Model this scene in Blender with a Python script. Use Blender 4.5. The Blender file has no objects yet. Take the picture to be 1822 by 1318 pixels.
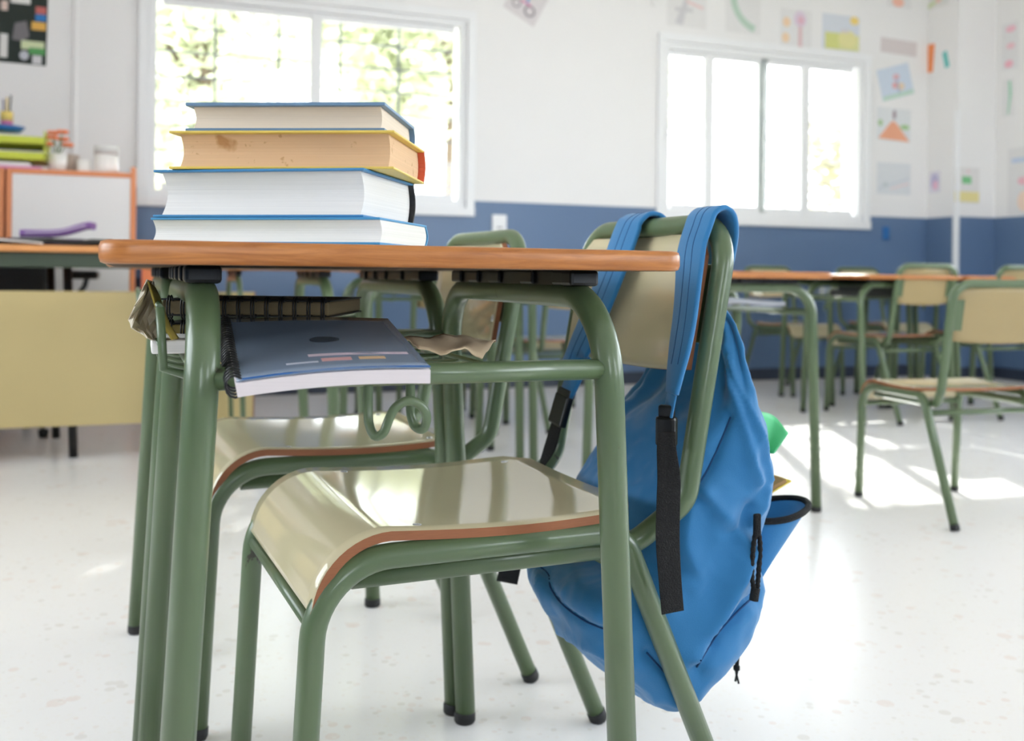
import bpy, bmesh, math, random
from mathutils import Vector, Matrix, noise

random.seed(7)
PI = math.pi
scene = bpy.context.scene
COL = scene.collection
R = math.radians

# ------------------------------------------------------------------ camera numbers
W, H = 1822, 1318
FPX = 1771.0            # 35 mm lens on a 36 mm wide frame
CX, HOR = 911.0, 490.0  # principal column and eye-level row of the photograph
CAMZ = 0.734
YAW = R(20.4)
ROLL = 0.0112
RX, RY = math.cos(YAW), -math.sin(YAW)      # camera right on the floor plan
FX, FY = math.sin(YAW), math.cos(YAW)       # camera forward on the floor plan


def ray(px, py):
    dx, dy = px - CX, py - HOR          # the camera is rolled a touch clockwise
    a = (dx * math.cos(ROLL) + dy * math.sin(ROLL)) / FPX
    b = (dx * math.sin(ROLL) - dy * math.cos(ROLL)) / FPX
    return Vector((a * RX + FX, a * RY + FY, b))


ORG = Vector((0, 0, CAMZ))


def on_y(px, py, y):
    d = ray(px, py)
    return ORG + d * (y / d.y)


def on_x(px, py, x):
    d = ray(px, py)
    return ORG + d * (x / d.x)


def at_d(px, py, dist):
    return ORG + ray(px, py) * dist


# ------------------------------------------------------------------ materials
def lin(c):
    out = []
    for v in c:
        v = v / 255.0
        out.append(v / 12.92 if v <= 0.04045 else ((v + 0.055) / 1.055) ** 2.4)
    return out + [1.0]


def new_mat(name):
    m = bpy.data.materials.new(name)
    m.use_nodes = True
    nt = m.node_tree
    return m, nt, nt.nodes['Principled BSDF']


def mat(name, col, rough=0.5, noise_amt=0.0, noise_scale=20.0, bump=0.0, bump_scale=60.0, metal=0.0,
        spec=0.5, coat=0.0, sheen=0.0, stretch=None, trans=0.0):
    m, nt, b = new_mat(name)
    c = lin(col)
    b.inputs['Base Color'].default_value = c
    b.inputs['Roughness'].default_value = rough
    b.inputs['Metallic'].default_value = metal
    b.inputs['Specular IOR Level'].default_value = spec
    b.inputs['Coat Weight'].default_value = coat
    b.inputs['Coat Roughness'].default_value = 0.08
    if sheen:
        b.inputs['Sheen Weight'].default_value = sheen
    tc = nt.nodes.new('ShaderNodeTexCoord')
    mp = nt.nodes.new('ShaderNodeMapping')
    nt.links.new(tc.outputs['Object'], mp.inputs['Vector'])
    if stretch:
        mp.inputs['Scale'].default_value = stretch
    n = nt.nodes.new('ShaderNodeTexNoise')
    n.inputs['Scale'].default_value = noise_scale
    n.inputs['Detail'].default_value = 5
    nt.links.new(mp.outputs['Vector'], n.inputs['Vector'])
    mix = nt.nodes.new('ShaderNodeMix')
    mix.data_type = 'RGBA'
    mix.inputs[6].default_value = [v * (1 - noise_amt) for v in c[:3]] + [1]
    mix.inputs[7].default_value = [min(1, v * (1 + noise_amt)) for v in c[:3]] + [1]
    nt.links.new(n.outputs['Fac'], mix.inputs[0])
    nt.links.new(mix.outputs[2], b.inputs['Base Color'])
    if bump:
        n2 = nt.nodes.new('ShaderNodeTexNoise')
        n2.inputs['Scale'].default_value = bump_scale
        n2.inputs['Detail'].default_value = 4
        nt.links.new(mp.outputs['Vector'], n2.inputs['Vector'])
        bp = nt.nodes.new('ShaderNodeBump')
        bp.inputs['Strength'].default_value = bump
        bp.inputs['Distance'].default_value = 0.01
        nt.links.new(n2.outputs['Fac'], bp.inputs['Height'])
        nt.links.new(bp.outputs['Normal'], b.inputs['Normal'])
    return m


M = {}
M['green'] = mat('green_paint', (86, 104, 72), 0.36, 0.07, 8, 0.02, 30, spec=0.5, coat=0.3)
def chip_paint(m):
    """old enamel: sparse elongated chips and scuffs showing dark metal"""
    nt = m.node_tree
    bsdf = nt.nodes['Principled BSDF']
    src = bsdf.inputs['Base Color'].links[0].from_socket
    tc = nt.nodes.new('ShaderNodeTexCoord')
    mp = nt.nodes.new('ShaderNodeMapping')
    mp.inputs['Scale'].default_value = (5, 38, 9)
    nt.links.new(tc.outputs['Object'], mp.inputs['Vector'])
    n = nt.nodes.new('ShaderNodeTexNoise')
    n.inputs['Scale'].default_value = 1.6
    n.inputs['Detail'].default_value = 7
    n.inputs['Roughness'].default_value = 0.6
    nt.links.new(mp.outputs['Vector'], n.inputs['Vector'])
    r = nt.nodes.new('ShaderNodeValToRGB')
    r.color_ramp.elements[0].position = 0.685
    r.color_ramp.elements[0].color = (0, 0, 0, 1)
    r.color_ramp.elements[1].position = 0.70
    r.color_ramp.elements[1].color = (.85, .85, .85, 1)
    nt.links.new(n.outputs['Fac'], r.inputs['Fac'])
    mx = nt.nodes.new('ShaderNodeMix')
    mx.data_type = 'RGBA'
    nt.links.new(r.outputs['Color'], mx.inputs[0])
    nt.links.new(src, mx.inputs[6])
    mx.inputs[7].default_value = lin((58, 50, 42))
    nt.links.new(mx.outputs[2], bsdf.inputs['Base Color'])


chip_paint(M['green'])
M['wallwhite'] = mat('white_wall_paint', (236, 234, 234), 0.65, 0.012, 2.0, 0.03, 90)
M['wallblue'] = mat('blue_wall_paint', (94, 118, 152), 0.32, 0.03, 2.0, 0.03, 90)
M['base'] = mat('dark_skirting', (52, 60, 76), 0.4, 0.05, 10)
M['ceil'] = mat('ceiling_paint', (240, 239, 236), 0.8, 0.01, 3)
M['alu'] = mat('white_window_frame', (238, 238, 240), 0.35, 0.01, 5)
M['grille'] = mat('pale_grey_grille', (78, 84, 96), 0.4, 0.03, 5)
M['black'] = mat('black_rubber', (22, 22, 23), 0.55, 0.1, 40)
M['blackplastic'] = mat('black_plastic', (16, 16, 17), 0.3, 0.05, 40)
M['web'] = mat('black_webbing', (17, 17, 18), 0.85, 0.2, 300, 0.5, 500)
M['blue'] = mat('blue_canvas', (30, 114, 170), 0.72, 0.06, 14, 0.12, 700, sheen=0.25)
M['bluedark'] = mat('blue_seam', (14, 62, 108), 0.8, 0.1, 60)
M['lam'] = mat('beige_laminate', (204, 192, 158), 0.085, 0.03, 5, 0.006, 12, spec=0.6, stretch=(1, 1, 1))
M['lampan'] = mat('khaki_panel', (196, 176, 124), 0.45, 0.04, 4)
M['topgreen'] = mat('pale_green_desktop', (212, 208, 176), 0.25, 0.03, 6)
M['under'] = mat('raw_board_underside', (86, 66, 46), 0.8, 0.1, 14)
M['plyback'] = mat('bare_plywood_back', (162, 142, 100), 0.4, 0.06, 12)
M['ply'] = mat('plywood_edge', (148, 90, 54), 0.5, 0.22, 30, stretch=(2, 2, 40))
M['paper'] = mat('white_paper', (236, 234, 230), 0.9, 0.02, 30)
M['kraft'] = mat('kraft_paper', (205, 182, 150), 0.85, 0.06, 20, 0.1, 60)
M['ivory'] = mat('ivory_paper', (226, 216, 196), 0.85, 0.05, 20, 0.1, 60)
M['mustard'] = mat('mustard_card', (168, 146, 58), 0.7, 0.1, 20)
M['orange'] = mat('orange_wood_trim', (222, 140, 92), 0.45, 0.08, 12, stretch=(1, 1, 6))
M['orangepanel'] = mat('orange_panel', (240, 150, 105), 0.5, 0.03, 6)
M['cabwhite'] = mat('white_cabinet_panel', (226, 223, 222), 0.4, 0.01, 5)
M['purple'] = mat('purple_cloth', (128, 92, 150), 0.8, 0.1, 30)
M['lime'] = mat('lime_plastic', (196, 206, 62), 0.4, 0.06, 15)
M['pink'] = mat('pink_card', (214, 140, 180), 0.7, 0.06, 15)
M['china'] = mat('white_ceramic', (236, 234, 230), 0.25, 0.02, 10)
M['bluebox'] = mat('blue_plastic', (34, 104, 170), 0.35, 0.03, 10)
M['trunk'] = mat('bark', (120, 105, 90), 0.9, 0.2, 20, 0.4, 20)
M['rivet'] = mat('pale_metal_rivet', (220, 220, 220), 0.25, 0.02, 10, metal=0.6)
M['dark'] = mat('dark_gap', (30, 30, 28), 0.7, 0.05, 10)
M['brownbook'] = mat('brown_notebook_cover', (122, 104, 62), 0.7, 0.25, 60)
M['ground'] = mat('pale_yard_paving', (196, 190, 182), 0.9, 0.05, 4)


def wood_mat(name, dark, light, axis_scale, rough=0.35):
    m, nt, b = new_mat(name)
    tc = nt.nodes.new('ShaderNodeTexCoord')
    mp = nt.nodes.new('ShaderNodeMapping')
    mp.inputs['Scale'].default_value = axis_scale
    nt.links.new(tc.outputs['Object'], mp.inputs['Vector'])
    n = nt.nodes.new('ShaderNodeTexNoise')
    n.inputs['Scale'].default_value = 6
    n.inputs['Detail'].default_value = 8
    n.inputs['Roughness'].default_value = 0.65
    n.inputs['Distortion'].default_value = 0.6
    nt.links.new(mp.outputs['Vector'], n.inputs['Vector'])
    r = nt.nodes.new('ShaderNodeValToRGB')
    r.color_ramp.elements[0].position = 0.3
    r.color_ramp.elements[0].color = lin(dark)
    r.color_ramp.elements[1].position = 0.68
    r.color_ramp.elements[1].color = lin(light)
    nt.links.new(n.outputs['Fac'], r.inputs['Fac'])
    nt.links.new(r.outputs['Color'], b.inputs['Base Color'])
    b.inputs['Roughness'].default_value = rough
    return m


M['edge'] = wood_mat('beech_edge_band', (156, 92, 42), (198, 128, 66), (2.0, 2.0, 26.0))
M['deskwood'] = wood_mat('orange_beech_top', (196, 126, 66), (226, 160, 98), (2.0, 8.0, 20.0))


def paper_block(name, col, rough=0.8, stain=False):
    m, nt, b = new_mat(name)
    tc = nt.nodes.new('ShaderNodeTexCoord')
    mp = nt.nodes.new('ShaderNodeMapping')
    mp.inputs['Scale'].default_value = (1.2, 1.2, 420)
    nt.links.new(tc.outputs['Object'], mp.inputs['Vector'])
    n = nt.nodes.new('ShaderNodeTexNoise')
    n.inputs['Scale'].default_value = 3
    n.inputs['Detail'].default_value = 3
    nt.links.new(mp.outputs['Vector'], n.inputs['Vector'])
    c = lin(col)
    mix = nt.nodes.new('ShaderNodeMix')
    mix.data_type = 'RGBA'
    mix.inputs[6].default_value = [v * 0.84 for v in c[:3]] + [1]
    mix.inputs[7].default_value = [min(1, v * 1.07) for v in c[:3]] + [1]
    nt.links.new(n.outputs['Fac'], mix.inputs[0])
    last = mix.outputs[2]
    if stain:
        # a dried tea-coloured blot on the fore edge, with scattered foxing specks
        g = nt.nodes.new('ShaderNodeMapping')
        g.inputs['Location'].default_value = (0.064, 0.0, -0.030)
        nt.links.new(tc.outputs['Object'], g.inputs['Vector'])
        n3 = nt.nodes.new('ShaderNodeTexNoise')
        n3.inputs['Scale'].default_value = 70
        nt.links.new(tc.outputs['Object'], n3.inputs['Vector'])
        ln = nt.nodes.new('ShaderNodeVectorMath')
        ln.operation = 'LENGTH'
        sc = nt.nodes.new('ShaderNodeVectorMath')
        sc.operation = 'MULTIPLY'
        sc.inputs[1].default_value = (34, 0, 52)
        nt.links.new(g.outputs['Vector'], sc.inputs[0])
        nt.links.new(sc.outputs['Vector'], ln.inputs[0])
        ad = nt.nodes.new('ShaderNodeMath')
        ad.operation = 'MULTIPLY_ADD'
        ad.inputs[1].default_value = 1.1
        nt.links.new(n3.outputs['Fac'], ad.inputs[0])
        nt.links.new(ln.outputs['Value'], ad.inputs[2])
        rr = nt.nodes.new('ShaderNodeValToRGB')
        rr.color_ramp.elements[0].position = 0.72
        rr.color_ramp.elements[0].color = (0.75, 0.75, 0.75, 1)
        rr.color_ramp.elements[1].position = 1.2 if False else 1.0
        rr.color_ramp.elements[1].color = (0, 0, 0, 1)
        nt.links.new(ad.outputs['Value'], rr.inputs['Fac'])
        mx = nt.nodes.new('ShaderNodeMix')
        mx.data_type = 'RGBA'
        nt.links.new(rr.outputs['Color'], mx.inputs[0])
        nt.links.new(last, mx.inputs[6])
        mx.inputs[7].default_value = lin((176, 122, 66))
        n4 = nt.nodes.new('ShaderNodeTexNoise')
        n4.inputs['Scale'].default_value = 95
        nt.links.new(tc.outputs['Object'], n4.inputs['Vector'])
        r4 = nt.nodes.new('ShaderNodeValToRGB')
        r4.color_ramp.elements[0].position = 0.66
        r4.color_ramp.elements[0].color = (0, 0, 0, 1)
        r4.color_ramp.elements[1].position = 0.72
        r4.color_ramp.elements[1].color = (0.6, 0.6, 0.6, 1)
        nt.links.new(n4.outputs['Fac'], r4.inputs['Fac'])
        m4 = nt.nodes.new('ShaderNodeMix')
        m4.data_type = 'RGBA'
        nt.links.new(r4.outputs['Color'], m4.inputs[0])
        nt.links.new(mx.outputs[2], m4.inputs[6])
        m4.inputs[7].default_value = lin((178, 132, 84))
        last = m4.outputs[2]
    nt.links.new(last, b.inputs['Base Color'])
    b.inputs['Roughness'].default_value = rough
    return m


M['pagewhite'] = paper_block('white_pages', (235, 231, 228))
M['pagecream'] = paper_block('cream_pages', (236, 218, 196))
M['pagetan'] = paper_block('tan_stained_pages', (226, 188, 148), stain=True)
M['pagepink'] = paper_block('notebook_pages', (232, 222, 224))


def floor_mat():
    m, nt, b = new_mat('terrazzo')
    tc = nt.nodes.new('ShaderNodeTexCoord')
    base = nt.nodes.new('ShaderNodeTexNoise')
    base.inputs['Scale'].default_value = 3.0
    base.inputs['Detail'].default_value = 6
    nt.links.new(tc.outputs['Object'], base.inputs['Vector'])
    mix = nt.nodes.new('ShaderNodeMix')
    mix.data_type = 'RGBA'
    mix.inputs[6].default_value = lin((245, 242, 241))
    mix.inputs[7].default_value = lin((250, 248, 247))
    nt.links.new(base.outputs['Fac'], mix.inputs[0])
    last = mix.outputs[2]
    for scale, thr, col, amt in ((17, 0.02, (232, 204, 190), 0.30), (40, 0.02, (234, 214, 204), 0.28), (70, 0.13, (246, 242, 238), 0.7),
                                 (28, 0.02, (216, 208, 198), 0.35)):
        v = nt.nodes.new('ShaderNodeTexVoronoi')
        v.inputs['Scale'].default_value = scale
        v.inputs['Randomness'].default_value = 1
        nt.links.new(tc.outputs['Object'], v.inputs['Vector'])
        nz = nt.nodes.new('ShaderNodeTexNoise')
        nz.inputs['Scale'].default_value = scale * 0.37
        nt.links.new(tc.outputs['Object'], nz.inputs['Vector'])
        mu = nt.nodes.new('ShaderNodeMath')
        mu.operation = 'MULTIPLY_ADD'
        mu.inputs[1].default_value = -0.9
        mu.inputs[2].default_value = 0.45 + thr + 0.10
        nt.links.new(nz.outputs['Fac'], mu.inputs[0])
        lt = nt.nodes.new('ShaderNodeMath')
        lt.operation = 'LESS_THAN'
        nt.links.new(v.outputs['Distance'], lt.inputs[0])
        nt.links.new(mu.outputs['Value'], lt.inputs[1])
        sc = nt.nodes.new('ShaderNodeMath')
        sc.operation = 'MULTIPLY'
        sc.inputs[1].default_value = amt
        nt.links.new(lt.outputs['Value'], sc.inputs[0])
        mx = nt.nodes.new('ShaderNodeMix')
        mx.data_type = 'RGBA'
        nt.links.new(sc.outputs['Value'], mx.inputs[0])
        nt.links.new(last, mx.inputs[6])
        mx.inputs[7].default_value = lin(col)
        last = mx.outputs[2]
    nt.links.new(last, b.inputs['Base Color'])
    b.inputs['Roughness'].default_value = 0.22
    b.inputs['Specular IOR Level'].default_value = 0.5
    return m


M['floor'] = floor_mat()


def glass_mat():
    m = bpy.data.materials.new('window_glass')
    m.use_nodes = True
    nt = m.node_tree
    nt.nodes.clear()
    out = nt.nodes.new('ShaderNodeOutputMaterial')
    t = nt.nodes.new('ShaderNodeBsdfTransparent')
    t.inputs['Color'].default_value = (0.94, 0.96, 0.95, 1)
    g = nt.nodes.new('ShaderNodeBsdfGlossy')
    g.inputs['Roughness'].default_value = 0.02
    fr = nt.nodes.new('ShaderNodeFresnel')
    fr.inputs['IOR'].default_value = 1.4
    mx = nt.nodes.new('ShaderNodeMixShader')
    nt.links.new(fr.outputs['Fac'], mx.inputs['Fac'])
    nt.links.new(t.outputs['BSDF'], mx.inputs[1])
    nt.links.new(g.outputs['BSDF'], mx.inputs[2])
    nt.links.new(mx.outputs['Shader'], out.inputs['Surface'])
    return m


M['glass'] = glass_mat()


def leaf_mat(name, col):
    m, nt, b = new_mat(name)
    b.inputs['Base Color'].default_value = lin(col)
    b.inputs['Roughness'].default_value = 0.6
    tr = nt.nodes.new('ShaderNodeBsdfTranslucent')
    tr.inputs['Color'].default_value = lin(col)
    mx = nt.nodes.new('ShaderNodeMixShader')
    mx.inputs['Fac'].default_value = 0.5
    nt.links.new(b.outputs['BSDF'], mx.inputs[1])
    nt.links.new(tr.outputs['BSDF'], mx.inputs[2])
    nt.links.new(mx.outputs['Shader'], nt.nodes['Material Output'].inputs['Surface'])
    return m


M['leaf'] = leaf_mat('pale_green_leaves', (212, 216, 192))
M['leaf2'] = leaf_mat('olive_leaves', (168, 164, 136))
_flat = {}


def flat(col, rough=0.85):
    key = (tuple(col), rough)
    if key not in _flat:
        _flat[key] = mat('colour_%02x%02x%02x' % tuple(col), col, rough, 0.04, 40)
    return _flat[key]


# ------------------------------------------------------------------ mesh helpers
class MB:
    def __init__(self):
        self.bm = bmesh.new()
        self.mi = 0

    def _tag(self, faces, smooth=True):
        for f in faces:
            f.material_index = self.mi
            f.smooth = smooth

    def box(self, lo, hi, bevel=0.0, mtx=None, seg=2):
        lo, hi = Vector(lo), Vector(hi)
        c, s = (lo + hi) / 2, hi - lo
        r = bmesh.ops.create_cube(self.bm, size=1.0)
        vs = r['verts']
        for v in vs:
            v.co = Vector((v.co.x * s.x, v.co.y * s.y, v.co.z * s.z)) + c
        fs = list({f for v in vs for f in v.link_faces})
        if bevel > 0:
            es = list({e for v in vs for e in v.link_edges})
            bv = bmesh.ops.bevel(self.bm, geom=es, offset=min(bevel, min(s) * 0.49), segments=seg, affect='EDGES', profile=0.5)
            vs = list({v for f in bv['faces'] for v in f.verts} | {v for v in vs if v.is_valid})
            fs = list({f for v in vs for f in v.link_faces})
        if mtx is not None:
            for v in vs:
                v.co = mtx @ v.co
        self._tag(fs, smooth=False)
        return vs

    def tube(self, pts, r, n=14, cap=True, closed=False, radii=None):
        pts = [Vector(p) for p in pts]
        k = len(pts)
        tang = []
        for i in range(k):
            if closed:
                t = pts[(i + 1) % k] - pts[i - 1]
            else:
                t = pts[min(i + 1, k - 1)] - pts[max(i - 1, 0)]
            tang.append(t.normalized() if t.length > 1e-9 else Vector((0, 0, 1)))
        t0 = tang[0]
        ref = Vector((0, 0, 1)) if abs(t0.z) < 0.9 else Vector((1, 0, 0))
        nrm = (ref - t0 * ref.dot(t0)).normalized()
        rings = []
        for i in range(k):
            t = tang[i]
            nrm = (nrm - t * nrm.dot(t))
            nrm = nrm.normalized() if nrm.length > 1e-6 else t.orthogonal().normalized()
            b = t.cross(nrm)
            rr = radii[i] if radii else r
            rings.append([self.bm.verts.new(pts[i] + nrm * (math.cos(2 * PI * j / n) * rr) + b * (math.sin(2 * PI * j / n) * rr))
                          for j in range(n)])
        fs = []
        for i in range(k if closed else k - 1):
            a, b = rings[i], rings[(i + 1) % k]
            for j in range(n):
                fs.append(self.bm.faces.new((a[j], a[(j + 1) % n], b[(j + 1) % n], b[j])))
        self._tag(fs)
        if cap and not closed:
            cf = [self.bm.faces.new(list(reversed(rings[0]))), self.bm.faces.new(rings[-1])]
            self._tag(cf, smooth=False)
        return rings

    def loft(self, rings, cap=True, closed=True, flat_caps=True):
        vr = [[self.bm.verts.new(Vector(p)) for p in ring] for ring in rings]
        n = len(vr[0])
        fs = []
        for a, b in zip(vr[:-1], vr[1:]):
            for j in range(n if closed else n - 1):
                fs.append(self.bm.faces.new((a[j], a[(j + 1) % n], b[(j + 1) % n], b[j])))
        self._tag(fs)
        if cap and closed:
            cf = [self.bm.faces.new(list(reversed(vr[0]))), self.bm.faces.new(vr[-1])]
            self._tag(cf, smooth=not flat_caps)
        return vr

    def lathe(self, prof, c=(0, 0, 0), n=28):
        c = Vector(c)
        rings = [[c + Vector((r * math.cos(2 * PI * j / n), r * math.sin(2 * PI * j / n), z)) for j in range(n)] for r, z in prof]
        return self.loft(rings)

    def ribbon(self, pts, wdirs, width, thick, n_sub=6, round_=0.45, widths=None):
        pts = catmull([Vector(p) for p in pts], n_sub)
        wd = catmull([Vector(p) for p in wdirs], n_sub)
        ws = [w.x for w in catmull([Vector((w, 0, 0)) for w in (widths or [width] * len(wdirs))], n_sub)]
        rings = []
        k = len(pts)
        for i in range(k):
            t = (pts[min(i + 1, k - 1)] - pts[max(i - 1, 0)]).normalized()
            w = wd[i] - t * wd[i].dot(t)
            w.normalize()
            nn = t.cross(w)
            hw, ht = ws[i] / 2, thick / 2
            e = min(ht * 0.9, hw * round_)
            prof = [(-hw, 0), (-hw + e * 0.3, ht * 0.75), (-hw + e, ht), (-hw * 0.33, ht * 0.92), (0, ht * 0.82), (hw * 0.33, ht * 0.92), (hw - e, ht),
                    (hw - e * 0.3, ht * 0.75), (hw, 0), (hw - e * 0.3, -ht * 0.75), (hw - e, -ht), (0, -ht), (-hw + e, -ht), (-hw + e * 0.3, -ht * 0.75)]
            rings.append([pts[i] + w * a + nn * b for a, b in prof])
        return self.loft(rings)

    def sheet(self, grid, thick=0.001):
        """grid[i][j] of points -> a thin solid sheet"""
        ni, nj = len(grid), len(grid[0])
        g = [[Vector(p) for p in row] for row in grid]
        nor = [[None] * nj for _ in range(ni)]
        for i in range(ni):
            for j in range(nj):
                a = g[min(i + 1, ni - 1)][j] - g[max(i - 1, 0)][j]
                b = g[i][min(j + 1, nj - 1)] - g[i][max(j - 1, 0)]
                nrm = a.cross(b)
                nor[i][j] = nrm.normalized() if nrm.length > 1e-9 else Vector((0, 0, 1))
        top = [[self.bm.verts.new(g[i][j] + nor[i][j] * thick / 2) for j in range(nj)] for i in range(ni)]
        bot = [[self.bm.verts.new(g[i][j] - nor[i][j] * thick / 2) for j in range(nj)] for i in range(ni)]
        fs = []
        for i in range(ni - 1):
            for j in range(nj - 1):
                fs.append(self.bm.faces.new((top[i][j], top[i + 1][j], top[i + 1][j + 1], top[i][j + 1])))
                fs.append(self.bm.faces.new((bot[i][j], bot[i][j + 1], bot[i + 1][j + 1], bot[i + 1][j])))
        self._tag(fs)
        es = []
        for i in range(ni - 1):
            es.append(self.bm.faces.new((top[i][0], bot[i][0], bot[i + 1][0], top[i + 1][0])))
            es.append(self.bm.faces.new((top[i][-1], top[i + 1][-1], bot[i + 1][-1], bot[i][-1])))
        for j in range(nj - 1):
            es.append(self.bm.faces.new((top[0][j], top[0][j + 1], bot[0][j + 1], bot[0][j])))
            es.append(self.bm.faces.new((top[-1][j], bot[-1][j], bot[-1][j + 1], top[-1][j + 1])))
        self._tag(es, smooth=False)
        return top, bot, es

    def prism(self, poly, z0, z1, axis='z', frame=None):
        """poly: 2-D outline; frame(a, b, c) -> point"""
        fr = frame or (lambda a, b, c: Vector((a, b, c)))
        lo = [self.bm.verts.new(fr(a, b, z0)) for a, b in poly]
        hi = [self.bm.verts.new(fr(a, b, z1)) for a, b in poly]
        n = len(poly)
        fs = [self.bm.faces.new(list(reversed(lo))), self.bm.faces.new(hi)]
        for j in range(n):
            fs.append(self.bm.faces.new((lo[j], lo[(j + 1) % n], hi[(j + 1) % n], hi[j])))
        self._tag(fs, smooth=False)
        return fs

    def build(self, name, mats, parent=None, auto=False):
        bmesh.ops.recalc_face_normals(self.bm, faces=self.bm.faces)
        me = bpy.data.meshes.new(name)
        self.bm.to_mesh(me)
        self.bm.free()
        for m in (mats if isinstance(mats, (list, tuple)) else [mats]):
            me.materials.append(m)
        o = bpy.data.objects.new(name, me)
        COL.objects.link(o)
        if parent is not None:
            o.parent = parent
        return o


def catmull(pts, n):
    if len(pts) < 3:
        return [pts[0].lerp(pts[-1], i / n) for i in range(n + 1)]
    out = []
    P = [pts[0] * 2 - pts[1]] + list(pts) + [pts[-1] * 2 - pts[-2]]
    for i in range(1, len(P) - 2):
        a, b, c, d = P[i - 1], P[i], P[i + 1], P[i + 2]
        for s in range(n):
            t = s / n
            out.append(0.5 * ((2 * b) + (c - a) * t + (2 * a - 5 * b + 4 * c - d) * t * t + (3 * b - a - 3 * c + d) * t ** 3))
    out.append(P[-2].copy())
    return out


def fillet(pts, rad, n=8):
    pts = [Vector(p) for p in pts]
    if not isinstance(rad, (list, tuple)):
        rad = [rad] * (len(pts) - 2)
    out = [pts[0]]
    for i in range(1, len(pts) - 1):
        a, b, c = pts[i - 1], pts[i], pts[i + 1]
        u, v = (a - b).normalized(), (c - b).normalized()
        ang = u.angle(v)
        r = rad[i - 1]
        if r <= 0 or ang > PI - 0.01:
            out.append(b)
            continue
        d = r / math.tan(ang / 2)
        d = min(d, (a - b).length * 0.98, (c - b).length * 0.98)
        r = d * math.tan(ang / 2)
        p0 = b + u * d
        ctr = b + (u + v).normalized() * (r / math.sin(ang / 2))
        ax = (p0 - ctr).cross((b + v * d) - ctr).normalized()
        tot = PI - ang
        for k in range(n + 1):
            q = Matrix.Rotation(tot * k / n, 3, ax)
            out.append(ctr + q @ (p0 - ctr))
    out.append(pts[-1])
    return out


def rrect(x0, y0, x1, y1, r, n=6):
    pts = []
    for cx, cy, a0 in ((x1 - r, y1 - r, 0), (x0 + r, y1 - r, 90), (x0 + r, y0 + r, 180), (x1 - r, y0 + r, 270)):
        for k in range(n + 1):
            a = R(a0 + 90 * k / n)
            pts.append((cx + r * math.cos(a), cy + r * math.sin(a)))
    return pts


def tag(o, label=None, cat=None, group=None, kind=None):
    if label:
        o['label'] = label
    if cat:
        o['category'] = cat
    if group:
        o['group'] = group
    if kind:
        o['kind'] = kind
    return o


def empty(name, loc=(0, 0, 0), rz=0.0, label=None, cat=None, group=None, kind=None):
    o = bpy.data.objects.new(name, None)
    o.empty_display_size = 0.05
    COL.objects.link(o)
    o.location = loc
    o.rotation_euler = (0, 0, rz)
    return tag(o, label, cat, group, kind)


def copy_tree(o, parent=None):
    c = o.copy()
    COL.objects.link(c)
    if parent is not None:
        c.parent = parent
    for ch in list(o.children):
        copy_tree(ch, c)
    return c


# ================================================================== THE ROOM
YB = 6.10          # back wall (the one with the windows)
XR = 6.05          # right wall
XL = -2.9
YF = -3.6
ZC = 3.05
DADO = 1.212
PIL_X, PIL_Y = 5.68, 5.80

b = MB()
b.box((XL - .3, YF - .3, -.12), (XR + .3, YB + .3, 0))
tag(b.build('floor', M['floor']), kind='structure')
b = MB()
b.box((XL - .3, YF - .3, ZC), (XR + .3, YB + .3, ZC + .15))
tag(b.build('ceiling', M['ceil']), kind='structure')


def wall(name, axis, at, thick, a0, a1, holes, hi=ZC, dado=DADO):
    """a wall slab with rectangular holes (a, b, z0, z1); the blue paint stops at the dado line"""
    bb = MB()
    cuts = sorted({a0, a1} | {h[0] for h in holes} | {h[1] for h in holes})
    for p, q in zip(cuts[:-1], cuts[1:]):
        mid = (p + q) / 2
        h = next((h for h in holes if h[0] < mid < h[1]), None)
        spans = [(0, hi)] if h is None else [(0, h[2]), (h[3], hi)]
        for z0, z1 in spans:
            parts = [(z0, min(z1, dado), 1), (max(z0, dado), z1, 0)] if z0 < dado else [(z0, z1, 0)]
            for s0, s1, mi in parts:
                if s1 - s0 < 1e-4:
                    continue
                bb.mi = mi
                if axis == 'y':
                    bb.box((p, min(at, at + thick), s0), (q, max(at, at + thick), s1))
                else:
                    bb.box((min(at, at + thick), p, s0), (max(at, at + thick), q, s1))
    return tag(bb.build(name, [M['wallwhite'], M['wallblue']]), kind='structure')


# windows of the back wall, measured on its plane
W1 = (on_y(262, 300, YB).x, on_y(829, 300, YB).x)
W2 = (on_y(1180, 300, YB).x, on_y(1536, 300, YB).x)
WZ0, WZ1 = 1.165, 2.37
wall('wall_back', 'y', YB, 0.24, XL, XR, [(W1[0], W1[1], WZ0, WZ1), (W2[0], W2[1], WZ0, WZ1)])
wall('wall_right', 'x', XR, 0.24, YF, YB, [(-2.4, 1.0, .95, 2.6), (1.7, 4.3, .95, 2.6)])
wall('wall_left', 'x', XL, -0.24, YF, YB, [(0.6, 3.6, .95, 2.6)])
wall('wall_front', 'y', YF, -0.24, XL, XR, [(-1.0, 0.1, .95, 2.7), (2.6, 5.4, .95, 2.7)])

b = MB()                                     # corner pillar
b.mi = 1
b.box((PIL_X, PIL_Y, 0), (XR, YB, DADO))
b.mi = 0
b.box((PIL_X, PIL_Y, DADO), (XR, YB, ZC))
tag(b.build('wall_pillar', [M['wallwhite'], M['wallblue']]), kind='structure')
b = MB()
b.box((PIL_X - .006, PIL_Y - .006, 0.0), (PIL_X + .030, PIL_Y + .030, 2.0), .004)
tag(b.build('trim_1', M['alu'], None), kind='structure')

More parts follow.
